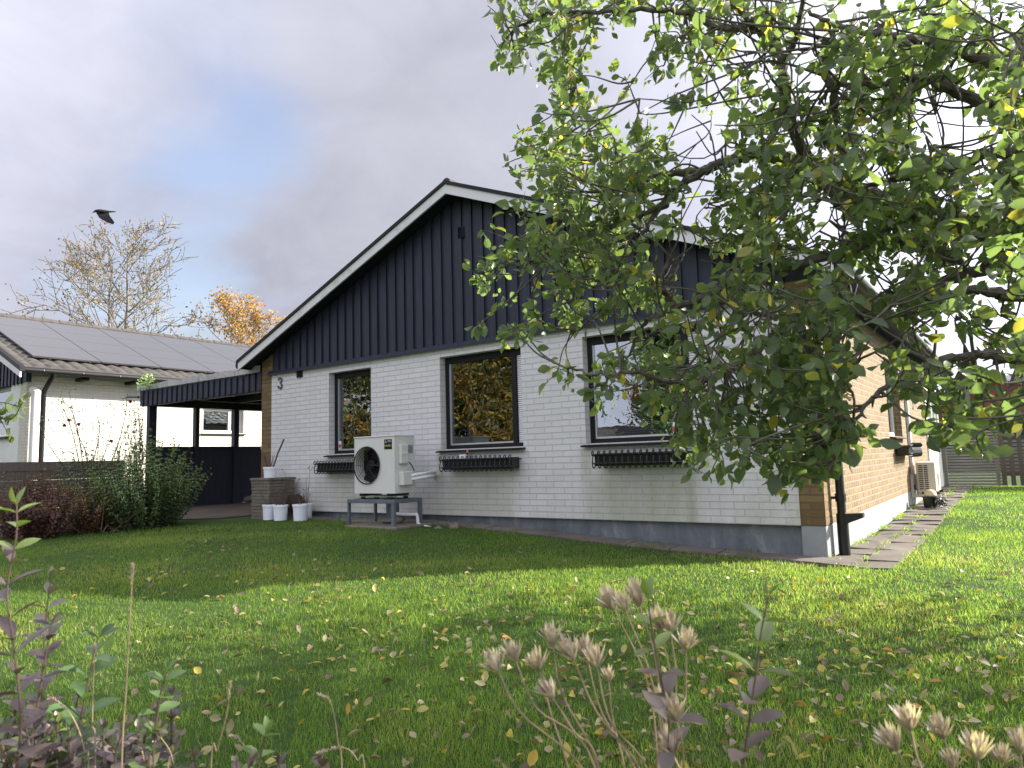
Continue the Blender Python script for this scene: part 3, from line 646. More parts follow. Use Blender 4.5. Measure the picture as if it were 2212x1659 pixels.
# ------------------------------------------------------------------ heat pump in front
def heat_pump():
    x0, x1, y0, y1, z0, z1 = -5.775, -5.01, -.87, -.50, .34, 1.082; fx, fz, fr = -5.525, .712, .243
    t = thing('heat_pump', 'white outdoor heat pump with one big round fan on a grey stand', 'heat pump', ((x0 + x1) / 2, (y0 + y1) / 2, z0))
    n = 48; m = MB(); ring = [(fx + fr * math.cos(2 * math.pi * k / n), fz + fr * math.sin(2 * math.pi * k / n)) for k in range(n)]
    out = []
    for k in range(n):
        a = 2 * math.pi * k / n; dx, dz = math.cos(a), math.sin(a)
        s1 = ((x1 if dx > 0 else x0) - fx) / dx if abs(dx) > 1e-6 else 1e9; s2 = ((z1 if dz > 0 else z0) - fz) / dz if abs(dz) > 1e-6 else 1e9
        s_ = min(s1, s2); out.append((fx + dx * s_, fz + dz * s_))
    cs = [(x1, z1), (x0, z1), (x0, z0), (x1, z0)]
    for cx, cz in cs:
        i = min(range(n), key=lambda k: (out[k][0] - cx) ** 2 + (out[k][1] - cz) ** 2); out[i] = (cx, cz)
    vs = [(a, y0, b) for a, b in ring] + [(a, y0, b) for a, b in out]
    m.add(vs, [(k, n + k, n + (k + 1) % n, (k + 1) % n) for k in range(n)])
    vb = [(a, y0, b) for a, b in ring] + [(a, y0 + .16, b) for a, b in ring]
    m.add(vb, [(k, (k + 1) % n, n + (k + 1) % n, n + k) for k in range(n)])
    m.add([(x1, y0, z0), (x1, y1, z0), (x1, y1, z1), (x1, y0, z1), (x0, y0, z0), (x0, y1, z0), (x0, y1, z1), (x0, y0, z1)], [(0, 1, 2, 3), (4, 7, 6, 5), (3, 2, 6, 7), (0, 4, 5, 1), (1, 5, 6, 2)])
    m.build('casing', 'hp_white', t)
    m = MB(); m.box((x0 - .006, y0 - .012, z1), (x1 + .006, y1, z1 + .016)); m.build('lid', 'hp_white', t, bevel=.006)
    m = MB(); m.box((x0 + .005, y0 + .17, z0 + .05), (x0 + .52, y0 + .18, z1 - .02)); m.build('fan_housing', 'fan_black', t)
    m = MB()
    for k in range(3):
        a0 = k * 2 * math.pi / 3 + .3; vs = []
        for i, rr in enumerate((.06, .13, .21, .232)):
            for j, da in enumerate((-.42, 0, .52)):
                a = a0 + da * (1.0 if i < 3 else .75); vs.append((fx + rr * math.cos(a), y0 + .10 + .045 * (j - 1), fz + rr * math.sin(a)))
        m.add(vs, [(i * 3 + j, i * 3 + j + 1, i * 3 + j + 4, i * 3 + j + 3) for i in range(3) for j in range(2)])
    m.lathe((fx, y0 + .13, fz), [(.07, 0), (.07, -.06), (.05, -.075), (.001, -.078)], 24, axis='y')
    fan = m.build('fan', 'frame_black', t)
    m = MB()
    for rr, rad in ((fr + .004, .008), (.20, .0022), (.16, .0022), (.12, .0022), (.08, .0022)):
        m.tube([(fx + rr * math.cos(a), y0 - .014, fz + rr * math.sin(a)) for a in np.linspace(0, 2 * math.pi, 40, endpoint=False)], rad, 5, 0, False, True)
    for k in range(8):
        a = k * math.pi / 4 + .78; m.tube([(fx + .07 * math.cos(a), y0 - .018, fz + .07 * math.sin(a)), (fx + (fr + .004) * math.cos(a), y0 - .012, fz + (fr + .004) * math.sin(a))], .0022, 5)
    m.build('fan_grille', 'plastic_black', t)
    m = MB(); m.box((-5.195, y0 - .004, .915), (-5.055, y0 - .001, 1.045)); bd = m.build('badge', 'badge_black', t)
    M = Matrix.Translation((-5.125, y0 - .006, .965)) @ Matrix.Rotation(math.radians(90), 4, 'X')
    text_mesh('ecodan', .044, .0008, M, 'badge_text', 'badge_yellow', bd)
    M = Matrix.Translation((-5.10, y0 - .006, 1.02)) @ Matrix.Rotation(math.radians(90), 4, 'X'); text_mesh('MITSUBISHI\nELECTRIC', .015, .0005, M, 'badge_text', 'badge_white', bd)
    m = MB()
    for k in range(3):
        a = math.pi / 2 + k * 2 * math.pi / 3; cx, cz = -5.165, 1.012
        d = np.array([math.cos(a), math.sin(a)]); q = np.array([-d[1], d[0]])
        pts = [np.array([cx, cz]), np.array([cx, cz]) + d * .009 + q * .005, np.array([cx, cz]) + d * .018, np.array([cx, cz]) + d * .009 - q * .005]; m.prism([(u, y0 - .005, v) for u, v in pts], (0, -.001, 0))
    m.build('badge_emblem', 'badge_white', bd)
    # service cover and pipes on the right end
    m = MB(); m.prism([(x1, -.80, .44), (x1, -.62, .44), (x1, -.62, .62), (x1, -.80, .62)], (.085, 0, 0)); m.prism([(x1, -.80, .72), (x1, -.66, .72), (x1, -.66, .98), (x1, -.80, .98)], (.05, 0, 0)); m.build('service_cover', 'hp_white', t, bevel=.014)
    m = MB(); m.box((x1 + .05, -.79, .84), (x1 + .056, -.69, .875)); m.build('rating_plate', 'badge_white', t)
    m = MB(); m.box((x1 + .0005, -.64, .86), (x1 + .003, -.53, .97)); m.build('rating_plate', 'steel_light', t)
    m = MB()
    for dz, sw_ in ((.585, 0), (.535, .02)):
        m.tube(catmull([(x1 + .05, -.66, dz - .03), (x1 + .12, -.56, dz - .01), (x1 + .13 + sw_, -.42, dz), (x1 + .02 + sw_, -.18, dz + .005), (x1 - .10, .0, dz + .005)], 6), .024, 10)
    m.build('insulated_pipe', 'pipe_white', t, True)
    m = MB(); m.tube(catmull([(x1 + .06, -.66, .74), (x1 + .085, -.63, .68), (x1 + .09, -.6, .62)], 6), .008, 6); m.build('cable', 'plastic_black', t)
heat_pump()
def stand():
    t = thing('metal_stand', 'grey steel stand carrying the big fan unit', 'stand', (-5.4, -.65, -.12)); zt = .262
    m = MB(); x0, x1, y0, y1 = -5.86, -4.97, -.93, -.40
    m.box((x0, y0, zt - .05), (x1, y0 + .045, zt)); m.box((x0, y1 - .045, zt - .05), (x1, y1, zt)); m.box((x0, y0 + .045, zt - .05), (x0 + .045, y1 - .045, zt)); m.box((x1 - .045, y0 + .045, zt - .05), (x1, y1 - .045, zt)); m.build('frame', 'steel_grey', t, bevel=.004)
    for (a, b) in ((x0, y0), (x1 - .06, y0), (x0, y1 - .05), (x1 - .05, y1 - .05)):
        w = .03 if a == x0 else .055; m = MB(); m.box((a + .003, b + .003, gzf(a, b) - .05), (a + w, b + .045, zt - .05)); m.build('leg', 'steel_grey', t)
    m = MB()
    for yy in (-.80, -.56): m.box((-5.72, yy - .025, zt + .028), (-5.06, yy + .025, zt + .042))
    m.build('mounting_rail', 'steel_light', t)
    m = MB()
    for xx in (-5.68, -5.42, -5.12):
        for yy in (-.80, -.56): m.box((xx - .025, yy - .02, zt), (xx + .025, yy + .02, zt + .03))
    m.build('rubber_foot', 'plastic_black', t)
    for xx in (-5.66, -5.14):
        m = MB(); m.box((xx - .04, -.85, zt + .042), (xx + .04, -.52, .34)); m.build('spacer', 'plastic_black', t)
stand()
m = MB(); g0 = -.16
m.prism([(-5.60, -.46, g0), (-5.46, -.46, g0), (-5.46, -.34, g0), (-5.60, -.34, g0)], (0, 0, .36)); m.prism([(-5.59, -.45, .20), (-5.47, -.45, .20), (-5.47, -.35, .20), (-5.59, -.35, .20)], (0, 0, .04))
m.build('duct_column', 'steel_grey', label='grey box duct rising behind the stand to the fan unit', cat='duct', bevel=.006)
m = MB(); m.tube(catmull([(-5.30, -.60, .26), (-5.30, -.60, .10), (-5.27, -.60, .06), (-5.05, -.52, .045), (-4.98, -.50, .04), (-4.96, -.50, -.06), (-4.93, -.50, -.09), (-4.72, -.48, -.13), (-4.62, -.47, -.15)], 6), .022, 10); m.build('drain_pipe', 'pipe_white', smooth=True, label='white plastic drain pipe bending down beside the stand', cat='pipe')
m = MB(); m.prism([(-5.86, -.98, -.20), (-4.86, -1.02, -.20), (-4.84, -.34, -.20), (-5.88, -.30, -.20)], (0, 0, .125)); m.build('concrete_slab', 'stone', label='flat grey slab under the steel stand', cat='slab', bevel=.015)
def rock(name, c, r, sq, label, seed, cat='stone', mat='stone'):
    m = MB(); n = 14; k = 9; vs = []
    for i in range(k + 1):
        th = math.pi * i / k
        for j in range(n):
            ph = 2 * math.pi * j / n; d = Vector((math.sin(th) * math.cos(ph), math.sin(th) * math.sin(ph), math.cos(th)))
            rr = r * (1 + .35 * mnoise.noise(d * 1.3 + Vector((seed, 0, 0)))); vs.append((c[0] + d.x * rr * sq[0], c[1] + d.y * rr * sq[1], c[2] + d.z * rr * sq[2]))
    fs = [(i * n + j, (i + 1) * n + j, (i + 1) * n + (j + 1) % n, i * n + (j + 1) % n) for i in range(k) for j in range(n)]
    m.add(vs, fs); return m.build(name, mat, smooth=True, label=label, cat=cat)
rock('stone', (-5.42, -.60, -.035), .075, (1.3, 1, .6), 'brown flat stone lying on the slab under the stand', 1)
rock('stone', (-5.27, -.56, -.025), .085, (1, 1, .65), 'rounded brown stone beside the flat one under the stand', 2)
rock('stone', (-4.36, -.46, -.10), .065, (1.2, 1, .8), 'small grey stone by the end of the white drain pipe', 3)
rock('stone', (-4.52, -.60, -.12), .05, (1.2, 1, .7), 'small pale stone on the slabs in front of the drain pipe', 4)
rock('boulder', (-7.90, -.22, .14), .15, (1.2, .8, .9), 'dark rough boulder on the ground behind the white buckets', 5, 'boulder', 'soil')

# ------------------------------------------------------------------ stone planter, buckets
m = MB(); z = -.20
while z < .47:
    j = rng.uniform(-.008, .008, 4); m.box((-8.52 + j[0], -.60 + j[1], z), (-8.05 + j[2], -.12, z + .047)); z += .051
m.box((-8.54, -.62, z), (-8.03, -.11, z + .04)); m.build('stone_pedestal', 'stone', label='low stacked flat stone pedestal in front of the brick corner', cat='pedestal', bevel=.006)
def bucket(x, y, z, r, h, label, stems, handle=False, grp='white plastic buckets'):
    t = thing('bucket', label, 'bucket', (x, y, z), grp)
    m = MB(); m.lathe((x, y, z), [(.001, .004), (r * .86, .004), (r * .87, 0), (r * .96, h * .86), (r * 1.03, h * .86), (r * 1.05, h * .97), (r * 1.02, h), (r * .95, h), (r * .93, h * .86), (.001, h * .84)], 28); m.build('tub', 'bucket_white', t, True)
    m = MB(); m.lathe((x, y, z), [(.001, h * .875), (r * .5, h * .88), (r * .94, h * .87)], 20); m.build('soil', 'soil', t)
    if stems:
        m = MB(); rs = np.random.default_rng(int(abs(x * 1000)) + stems)
        for k in range(stems):
            a = rs.uniform(0, 6.28); q = rs.uniform(0, r * .7); b = np.array([x + q * math.cos(a), y + q * math.sin(a), z + h * .85]); d = np.array([math.cos(a) * .35, math.sin(a) * .35, 1.]); L = rs.uniform(.10, .32)
            pts = [b + d * L * s_ + rs.normal(size=3) * .012 * s_ for s_ in (0, .35, .7, 1)]; m.tube(pts, [.005, .004, .003, .0015], 5)
            for e in range(2):
                e0 = pts[2]; m.tube([e0, e0 + rs.normal(size=3) * .05 + np.array([0, 0, .04])], [.002, .001], 4)
        m.build('dead_stems', 'rust_twig', t)
    return t
bucket(-8.02, -.62, gzf(-8.0, -.6) + .005, .10, .235, 'white bucket nearest the stone pedestal in the row', 3)
bucket(-7.76, -.60, gzf(-7.7, -.6) + .005, .112, .235, 'white bucket full of cut dead stems between its neighbours', 12)
bucket(-7.60, -.26, gzf(-7.6, -.2) + .005, .112, .235, 'white bucket set back against the house behind the row', 2)
bucket(-7.38, -.52, gzf(-7.4, -.5) + .005, .115, .25, 'white bucket at the end of the row nearest the fan unit', 6)
bucket(-8.36, -.36, .505, .11, .22, 'white bucket with trailing dead plant on top of the pedestal', 9)
m = MB(); m.tube([(-8.40, -.30, .66), (-8.30, -.26, .95), (-8.20, -.22, 1.17)], [.012, .012, .013], 7); m.build('stick', 'dark_twig', label='dark wooden stick standing in the bucket on the pedestal', cat='stick')
def dead_plant(x, y, h, label, n, seed):
    rs = np.random.default_rng(seed); m = MB(); z = gzf(x, y)
    for k in range(n):
        b = np.array([x + rs.normal() * .04, y + rs.normal() * .03, z]); hh = h * rs.uniform(.6, 1.0); ln = rs.normal(size=2) * .06
        pts = [b + np.array([ln[0] * s_ + rs.normal() * .012, ln[1] * s_, hh * s_]) for s_ in np.linspace(0, 1, 6)]; m.tube(pts, np.linspace(.006, .002, 6), 5)
        for e in range(7):
            p = pts[rs.integers(1, 6)]; q = p + np.array([rs.normal() * .06, rs.normal() * .05, rs.uniform(.01, .08)]); m.tube([p, q], [.002, .001], 4); 
            m.box(q - .006, q + .006)
    m.build('dead_plant', 'rust_twig', label=label, cat='plant')
dead_plant(-7.98, -.30, .78, 'tall dry brown plant stalks against the wall beside the pedestal', 5, 3)
dead_plant(-7.62, -.22, .88, 'two dark dead stalks standing behind the bucket row', 2, 9)

# ------------------------------------------------------------------ second heat pump and things on the side path
def hp2():
    t = thing('heat_pump', 'small cream outdoor unit bracketed on the yellow brick side wall', 'heat pump', (.25, 6.85, -.02)); y0, y1, x0, x1, z0, z1 = 6.5, 7.28, .10, .385, -.015, .488
    m = MB(); m.box((x0, y0, z0), (x1, y1, z1)); m.build('casing', 'hp_cream', t, bevel=.015)
    m = MB(); m.box((x0 + .035, y0 - .004, z0 + .03), (x1 - .11, y0 - .0015, z1 - .05)); m.build('coil_opening', 'fan_black', t)
    m = MB()
    for k in range(13):
        zz = z0 + .04 + k * .032; m.box((x0 + .03, y0 - .012, zz), (x1 - .105, y0 - .004, zz + .012))
    m.box((x0 + .105, y0 - .015, z0 + .03), (x0 + .117, y0 - .004, z1 - .05)); m.build('side_grille', 'hp_cream', t)
    m = MB(); cy, cz = 6.85, .235
    for rr in (.06, .10, .14, .18, .21): m.tube([(x1 + .012, cy + rr * math.cos(a), cz + rr * math.sin(a)) for a in np.linspace(0, 6.283, 28, endpoint=False)], .005, 5, 0, False, True)
    m.build('fan_grille', 'hp_cream', t)
    m = MB()
    for yy in (6.52, 7.2): m.box((.004, yy, -.11), (.045, yy + .035, .27)); m.box((.045, yy, -.11), (.44, yy + .035, -.055))
    m.build('wall_bracket', 'hp_cream', t)
    m = MB()
    for yy in (6.54, 7.22):
        for xx in (.16, .36): m.box((xx, yy - .015, -.055), (xx + .06, yy + .03, -.015))
    m.build('rubber_foot', 'plastic_black', t)
    m = MB(); m.tube(catmull([(.03, 6.66, .15), (.05, 6.62, .05), (.10, 6.58, .02), (.13, 6.56, .12)], 5), .014, 7); m.build('pipe', 'rust_twig', t)
hp2()
gp = gzf(.3, 6.2) + .02
m = MB(); m.lathe((.30, 6.2, gp), [(.001, .005), (.095, 0), (.105, .16), (.115, .16), (.115, .18), (.098, .18), (.09, .15), (.001, .14)], 20); m.build('plant_pot', 'plastic_black', smooth=True, label='black plastic pot on the slab path under the small unit', cat='pot')
m = MB(); m.lathe((.31, 6.2, gp + .15), [(.001, -.02), (.06, .0), (.095, .05), (.085, .10), (.05, .135), (.001, .145)], 18); m.build('gourd', 'cream_ball', smooth=True, label='pale cream gourd sitting in the black pot', cat='gourd')
m = MB(); rs = np.random.default_rng(4)
for k in range(16):
    c = np.array([.46, 6.12, gp + .09]); pts = []
    ax = unit(rs.normal(size=3)); b1 = unit(np.cross(ax, [0, 0, 1.])); b2 = np.cross(ax, b1); r_ = rs.uniform(.06, .10)
    m.tube([c + r_ * (math.cos(a) * b1 * 1.1 + math.sin(a) * b2 * .85) for a in np.linspace(0, 6.28, 14, endpoint=False)], .004, 4, 0, False, True)
m.build('wire_basket', 'iron_black', label='tangled black wire basket lying against the black pot', cat='basket')

# ------------------------------------------------------------------ fences at the right
def slat_fence():
    t = thing('slat_fence', 'grey weathered fence panel of horizontal slats at the end of the side path', 'fence', (.6, 12.45, gzf(.6, 12.4)))
    m = MB(); z = gzf(.6, 12.4) + .03
    while z < 1.05:
        m.box((.01, 12.44, z), (1.20, 12.462, z + .048)); z += .068
    m.build('slats', 'weathered_wood', t)
    m = MB(); m.box((.05, 12.463, -.3), (.12, 12.53, 1.02)); m.build('post', 'weathered_wood', t); m = MB(); m.box((1.08, 12.463, -.3), (1.15, 12.53, 1.02)); m.build('post', 'weathered_wood', t)
slat_fence()
def picket_fence():
    t = thing('picket_fence', 'brown picket fence with round topped boards beside the slat panel', 'fence', (3.4, 12.1, gzf(2, 12)))
    proto = None
    for k in range(26):
        x = 1.235 + k * .165; m = MB(); w = .045; zt = 1.0; b = gzf(x, 12) + .04
        pl = [(x - w, 12.0, b), (x + w, 12.0, b), (x + w, 12.0, zt)] + [(x + w * math.cos(a), 12.0, zt + w * math.sin(a)) for a in np.linspace(.3, 2.84, 7)] + [(x - w, 12.0, zt)]
        m.prism(pl, (0, .025, 0)); m.build('picket', 'picket_brown', t)
    m = MB(); m.box((1.2, 12.03, .85), (5.4, 12.07, .95)); m.box((1.2, 12.03, .05), (5.4, 12.07, .15)); m.build('rail', 'picket_brown', t)
    m = MB()
    for zz in np.arange(.12, .95, .085): m.box((1.21, 12.6, zz), (5.4, 12.62, zz + .055))
    m.build('back_slats', 'weathered_wood', t)
picket_fence()
# ------------------------------------------------------------------ buildings behind on the right
def red_house():
    t = thing('brick_building', 'red brick building with a shallow grey gable roof beyond the fence', 'building', (2.0, 34, -.3))
    m = MB(); m.prism([(-1.6, 30.2, -.5), (6.5, 30.2, -.5), (6.5, 30.2, 3.0), (.2, 30.2, 3.55), (-1.6, 30.2, 2.95)], (0, 9, 0)); m.build('wall', 'red_brick', t)
    m = MB()
    m.prism([(-2.0, 29.8, 2.85), (.2, 29.8, 3.62), (.2, 29.8, 3.86), (-2.0, 29.8, 3.06)], (0, 9.6, 0)); m.prism([(.2, 29.8, 3.62), (6.9, 29.8, 3.0), (6.9, 29.8, 3.24), (.2, 29.8, 3.86)], (0, 9.6, 0)); m.build('roof', 'steel_light', t)
red_house()
def shed(x0, x1, y, zt, label):
    t = thing('shed', label, 'shed', ((x0 + x1) / 2, y + 2, -.3), 'dark flat roofed sheds beyond the fence')
    m = MB(); m.box((x0, y, -.4), (x1, y + 3.5, zt)); m.build('wall', 'black_wood', t)
    m = MB(); m.box((x0 - .1, y - .15, zt), (x1 + .1, y + 3.7, zt + .13)); m.build('roof', 'weathered_metal', t)
shed(-1.4, .80, 25.5, 1.62, 'dark low shed with grey roof edge behind the slat panel')
shed(.95, 5.0, 25.0, 1.66, 'dark longer shed with grey roof edge behind the pickets')

# ------------------------------------------------------------------ carport
def carport():
    t = thing('carport', 'black carport with grey roof edge attached to the side of the house', 'carport', (-11.3, 2.5, -.1)); xl = -13.42; y1 = 6.2
    m = MB(); m.box((xl + .03, 0.05, 2.06), (-9.2, .075, 2.40)); x = xl
    while x < -9.3:
        m.box((x, .026, 2.075), (x + .115, .05, 2.40)); x += .187
    m.box((xl, .076, 2.26), (xl + .03, y1, 2.40)); m.build('fascia', 'black_wood', t)
    m = MB(); xs = np.linspace(xl - .06, -9.2, 40); top = 2.505 + .012 * np.sin(np.arange(40) * .7) 
    pl = [(a, -.02, b) for a, b in zip(xs, top)] + [(-9.2, -.02, 2.395), (xl - .06, -.02, 2.395)]; m.prism(pl, (0, .035, 0)); m.build('roof_edge', 'weathered_metal', t)
    m = MB(); ny = 60
    for (a, b, mi) in ((xl, -11.2, 0), (-11.2, -10.4, 1), (-10.4, -10.2, 0), (-10.2, -9.5, 1), (-9.5, -9.14, 0)):
        pass
    m = MB(); m.box((xl, .08, 2.41), (-9.16, 1.2, 2.44)); m.box((xl, 1.2, 2.41), (-11.6, 2.2, 2.44)); m.box((xl, 2.2, 2.41), (-9.16, y1, 2.44)); m.box((-9.4, 1.2, 2.41), (-9.16, 2.2, 2.44)); m.build('roof', 'roof_tile', t)
    m = MB(); m.box((-11.6, 1.2, 2.412), (-9.4, 2.2, 2.436)); o = m.build('roof_light', 'opal_roof', t)
    for yy in (1.15, 2.2, 3.4, 4.6, 5.8):
        m = MB(); m.box((xl + .06, yy, 2.24), (-9.2, yy + .06, 2.405)); m.build('beam', 'black_wood', t)
    for (a, b) in ((.145, .30), (1.175, 1.265), (2.126, 2.25), (3.2, 3.32), (4.2, 4.32), (5.4, 5.52)):
        m = MB(); m.box((-13.36, a, -.2), (-13.24, b, 2.10)); m.build('post', 'black_wood', t)
    m = MB(); m.box((-13.40, .09, 2.075), (-13.22, y1, 2.24)); m.build('beam', 'black_wood', t)
    m = MB(); m.box((-13.30, .16, -.12), (-13.265, y1, 1.19)); m.box((-13.33, .13, 1.19), (-13.23, y1, 1.22)); m.build('side_panel', 'black_wood', t)
    m = MB(); m.tube([(xl - .02, -.0, 2.27), (xl - .42, -.02, 2.30)], .03, 8); m.build('gutter_end', 'plastic_black', t)
t_ = NT('opal_roof'); t_.col((.75, .72, .68)); t_.set(.5)
tl_ = t_.n('ShaderNodeBsdfTranslucent'); tl_.inputs[0].default_value = (.85, .82, .78, 1); ms_ = t_.n('ShaderNodeMixShader'); ms_.inputs[0].default_value = .75
t_.L.new(t_.b.outputs[0], ms_.inputs[1]); t_.L.new(tl_.outputs[0], ms_.inputs[2]); t_.L.new(ms_.outputs[0], t_.out.inputs[0]); MATS['opal_roof'] = t_.m
carport()
rock('stone', (-12.9, 2.3, .0), .10, (1.2, 1.2, .7), 'grey concrete lump at the foot of the carport panel', 8)

# ------------------------------------------------------------------ neighbour house
def neighbour():
    MB.place = lambda V: V * 1.13 + np.array([-.21, .969, -.096])
    t = thing('house', 'white neighbouring house with solar panels on its tiled roof', 'house', (-21.5, 5, -.1)); X = -15.0; y0 = -1.52; y1 = 12; xr = -18.75
    def rz(x): return 2.86 + (-14.5 - x) * .41
    m = MB(); wall_grid(m, 0, y0, y1, -.3, 2.75, [(2.38, 3.53, 1.62, 2.25)], 'y', X - .3, X); m.build('wall', 'neighbour_brick', t)
    m = MB(); wall_grid(m, 0, -23.6, X - .3, -.3, 2.62, [(-18.2, -15.79, 1.53, 2.62)], 'x', y0, y0 + .3); m.box((-23.6, y0 + .3, -.3), (-23.3, y1, 2.7)); m.build('wall', 'render_white', t)
    m = MB(); m.prism([(X + .02, y0 - .02, 2.62), (X + .02, y0 - .02, rz(X) - .12), (xr, y0 - .02, rz(xr) - .12), (2 * xr - X, y0 - .02, rz(X) - .12), (2 * xr - X, y0 - .02, 2.62)], (0, .1, 0))
    x = X - .0
    while x > -23: m.box((x - .10, y0 - .045, 2.60), (x, y0 - .02, rz(max(x, xr) if x > xr else 2 * xr - x) - .14)) if x < X - .1 else None; x -= .19
    m.build('gable_cladding', 'black_wood', t)
    m = MB()
    for s_ in (1, -1):
        xe_ = xr + s_ * (-14.5 - xr); m.prism([(xe_, -1.88, rz(-14.5) - .10), (xr, -1.88, rz(xr) - .10), (xr, -1.88, rz(xr) - .02), (xe_, -1.88, rz(-14.5) - .02)], (0, y1 + 2.3, 0))
    m.build('roof', 'render_white', t)
    m = MB(); tile_sheet(m, -14.46, xr, rz(-14.46), rz(xr), -1.86, y1 + .4, .27, .048, 14, .03); tile_sheet(m, 2 * xr + 14.46, xr, rz(-14.46), rz(xr), -1.86, y1 + .4, .235, .045, 16, .03)
    y = -1.9
    while y < y1 + .4:
        m.tube([(xr, y, rz(xr) + .05), (xr, y + .44, rz(xr) + .04)], [.088, .082], 12); y += .40
    m.build('roof_tiles', 'roof_tile_grey', t)
    m = MB(); m.prism([(-14.2, -1.93, rz(-14.2) - .12), (xr, -1.93, rz(xr) - .12), (xr, -1.93, rz(xr) + .01), (-14.2, -1.93, rz(-14.2) + .01)], (0, .03, 0)); m.build('bargeboard', 'barge_paint', t)
    m = MB(); m.prism([(-14.18, -1.94, rz(-14.18) + .01), (xr, -1.94, rz(xr) + .01), (xr, -1.94, rz(xr) + .10), (-14.18, -1.94, rz(-14.18) + .10)], (0, .09, 0)); m.build('verge_trim', 'frame_black', t)
    m = MB(); m.tube([(-14.42, -1.9, 2.80), (-14.42, y1, 2.80)], .06, 10); g = m.build('gutter', 'frame_black', t, True)
    yy = -1.45
    while yy < 8: m = MB(); m.lathe((-14.36, yy, 2.80), [(.001, -.02), (.018, 0), (.001, .02)], 8); yy += .75; m.build('gutter_bolt', 'steel_light', g)
    m = MB(); m.tube([(-14.42, -1.25, 2.78), (-14.46, -1.25, 2.70), (-14.90, -1.22, 2.46), (-14.94, -1.22, 2.38), (-14.94, -1.22, -.1)], .047, 10); m.build('downpipe', 'frame_black', t, True)
    m = MB(); m.tube(catmull([(-15.02, -1.40, 2.44), (-14.90, -1.40, 2.44), (-14.84, -1.40, 2.36), (-14.84, -1.40, 2.2), (-14.84, -1.40, -.2)], 5), .085, 14); m.build('vent_pipe', 'render_white', t, True)
    for yy in np.arange(-.6, 8, 1.05):
        m = MB(); m.box((-15.0, yy, 2.69), (-14.6, yy + .12, 2.76)); m.build('rafter_end', 'frame_black', t)
    # solar panels: 4 rows x 7
    co = 1 / math.sqrt(1 + .41 ** 2); du = np.array([-co, 0, .41 * co]); nn = np.array([.41 * co, 0, co])
    base = np.array([-14.98, 0, rz(-14.98) + .09]) ; proto = None
    for c in range(7):
        for r in range(4):
            a = base + np.array([0, -1.44 + c * 1.365, 0]) + du * (.905 * r)
            m = MB(); e1 = np.array([0, 1.345, 0]); e2 = du * .895
            m.prism([a, a + e1, a + e1 + e2, a + e2], nn * .035); m.build('solar_panel', 'solar_glass', t)
    m = MB()
    for c in range(7):
        for q in (.28, 1.08): y_ = -1.44 + c * 1.365 + q; a = base + np.array([0, y_, 0]) - du * .02; m.prism([a, a + np.array([0, .05, 0]), a + np.array([0, .05, 0]) - nn * .1, a - nn * .1], -du * .06)
    m.build('panel_clamp', 'plastic_black', t)
    m = MB(); X2 = X - .10
    for bx in (((X2, 2.38, 1.62), (X2 - .06, 2.45, 2.25)), ((X2, 3.46, 1.62), (X2 - .06, 3.53, 2.25)), ((X2, 2.45, 2.18), (X2 - .06, 3.46, 2.25)), ((X2, 2.45, 1.62), (X2 - .06, 3.46, 1.69)), ((X2, 3.15, 1.69), (X2 - .06, 3.22, 2.18))): m.box(*bx)
    w = m.build('window', 'frame_white', t)
    m = MB(); m.box((X2 - .03, 2.45, 1.69), (X2 - .034, 3.15, 2.18)); m.box((X2 - .03, 3.22, 1.69), (X2 - .034, 3.46, 2.18)); m.build('pane', 'window_glass', w)
    m = MB(); m.prism([(X + .06, 2.33, 1.575), (X + .06, 2.33, 1.595), (X2, 2.33, 1.625), (X2, 2.33, 1.60)], (0, 1.25, 0)); m.build('sill', 'frame_black', w)
    m = MB(); m.add([(X2 - .14, 2.3, 1.5), (X2 - .14, 3.6, 1.5), (X2 - .14, 3.6, 2.3), (X2 - .14, 2.3, 2.3)], [(0, 1, 2, 3)]); m.build('interior', 'blind_grey', w)
    m = MB(); m.box((X2 - .05, 2.45, 1.69), (X2 - .06, 3.15, 1.755)); pl = m.build('ledge_sign', 'blind_grey', w)
    M = Matrix(((0, 0, 1, X2 - .047), (-1, 0, 0, 2.86), (0, 1, 0, 1.722), (0, 0, 0, 1))); text_mesh('HOME', .075, .0008, M, 'sign_text', 'badge_white', pl)
    m = MB()
    for bx in (((-18.2, y0 + .10, 1.53), (-18.12, y0 + .16, 2.62)), ((-15.86, y0 + .10, 1.53), (-15.79, y0 + .16, 2.62)), ((-18.12, y0 + .1, 2.54), (-15.86, y0 + .16, 2.62)), ((-18.12, y0 + .1, 1.53), (-15.86, y0 + .16, 1.60))): m.box(*bx)
    w = m.build('window', 'frame_white', t)
    m = MB(); m.box((-18.12, y0 + .13, 1.60), (-15.86, y0 + .134, 2.54)); m.build('pane', 'window_glass', w)
    m = MB(); m.box((-18.3, y0 - .07, 1.49), (-15.74, y0 + .1, 1.525)); m.build('sill', 'frame_black', w)
    m = MB(); m.add([(-18.3, y0 + .6, 1.4), (-15.5, y0 + .6, 1.4), (-15.5, y0 + .6, 2.7), (-18.3, y0 + .6, 2.7)], [(0, 1, 2, 3)]); m.build('interior', 'blind_grey', w)
neighbour(); MB.place = None
def boundary_fence():
    t = thing('board_fence', 'low grey board fence along the driveway behind the rose bush', 'fence', (-13.75, -4, -.1))
    m = MB(); m.box((-13.80, -9, .776), (-13.74, -.1, .95)); m.build('top_board', 'picket_brown', t)
    m = MB()
    for z in (.06, .24, .42, .60): m.box((-13.78, -9, z), (-13.75, -.1, z + .177))
    m.build('boards', 'picket_brown', t)
    for y in np.arange(-8.9, 0, 1.45):
        m = MB(); m.box((-13.87, y, -.3), (-13.805, y + .09, .90)); m.build('post', 'weathered_wood', t)
boundary_fence()

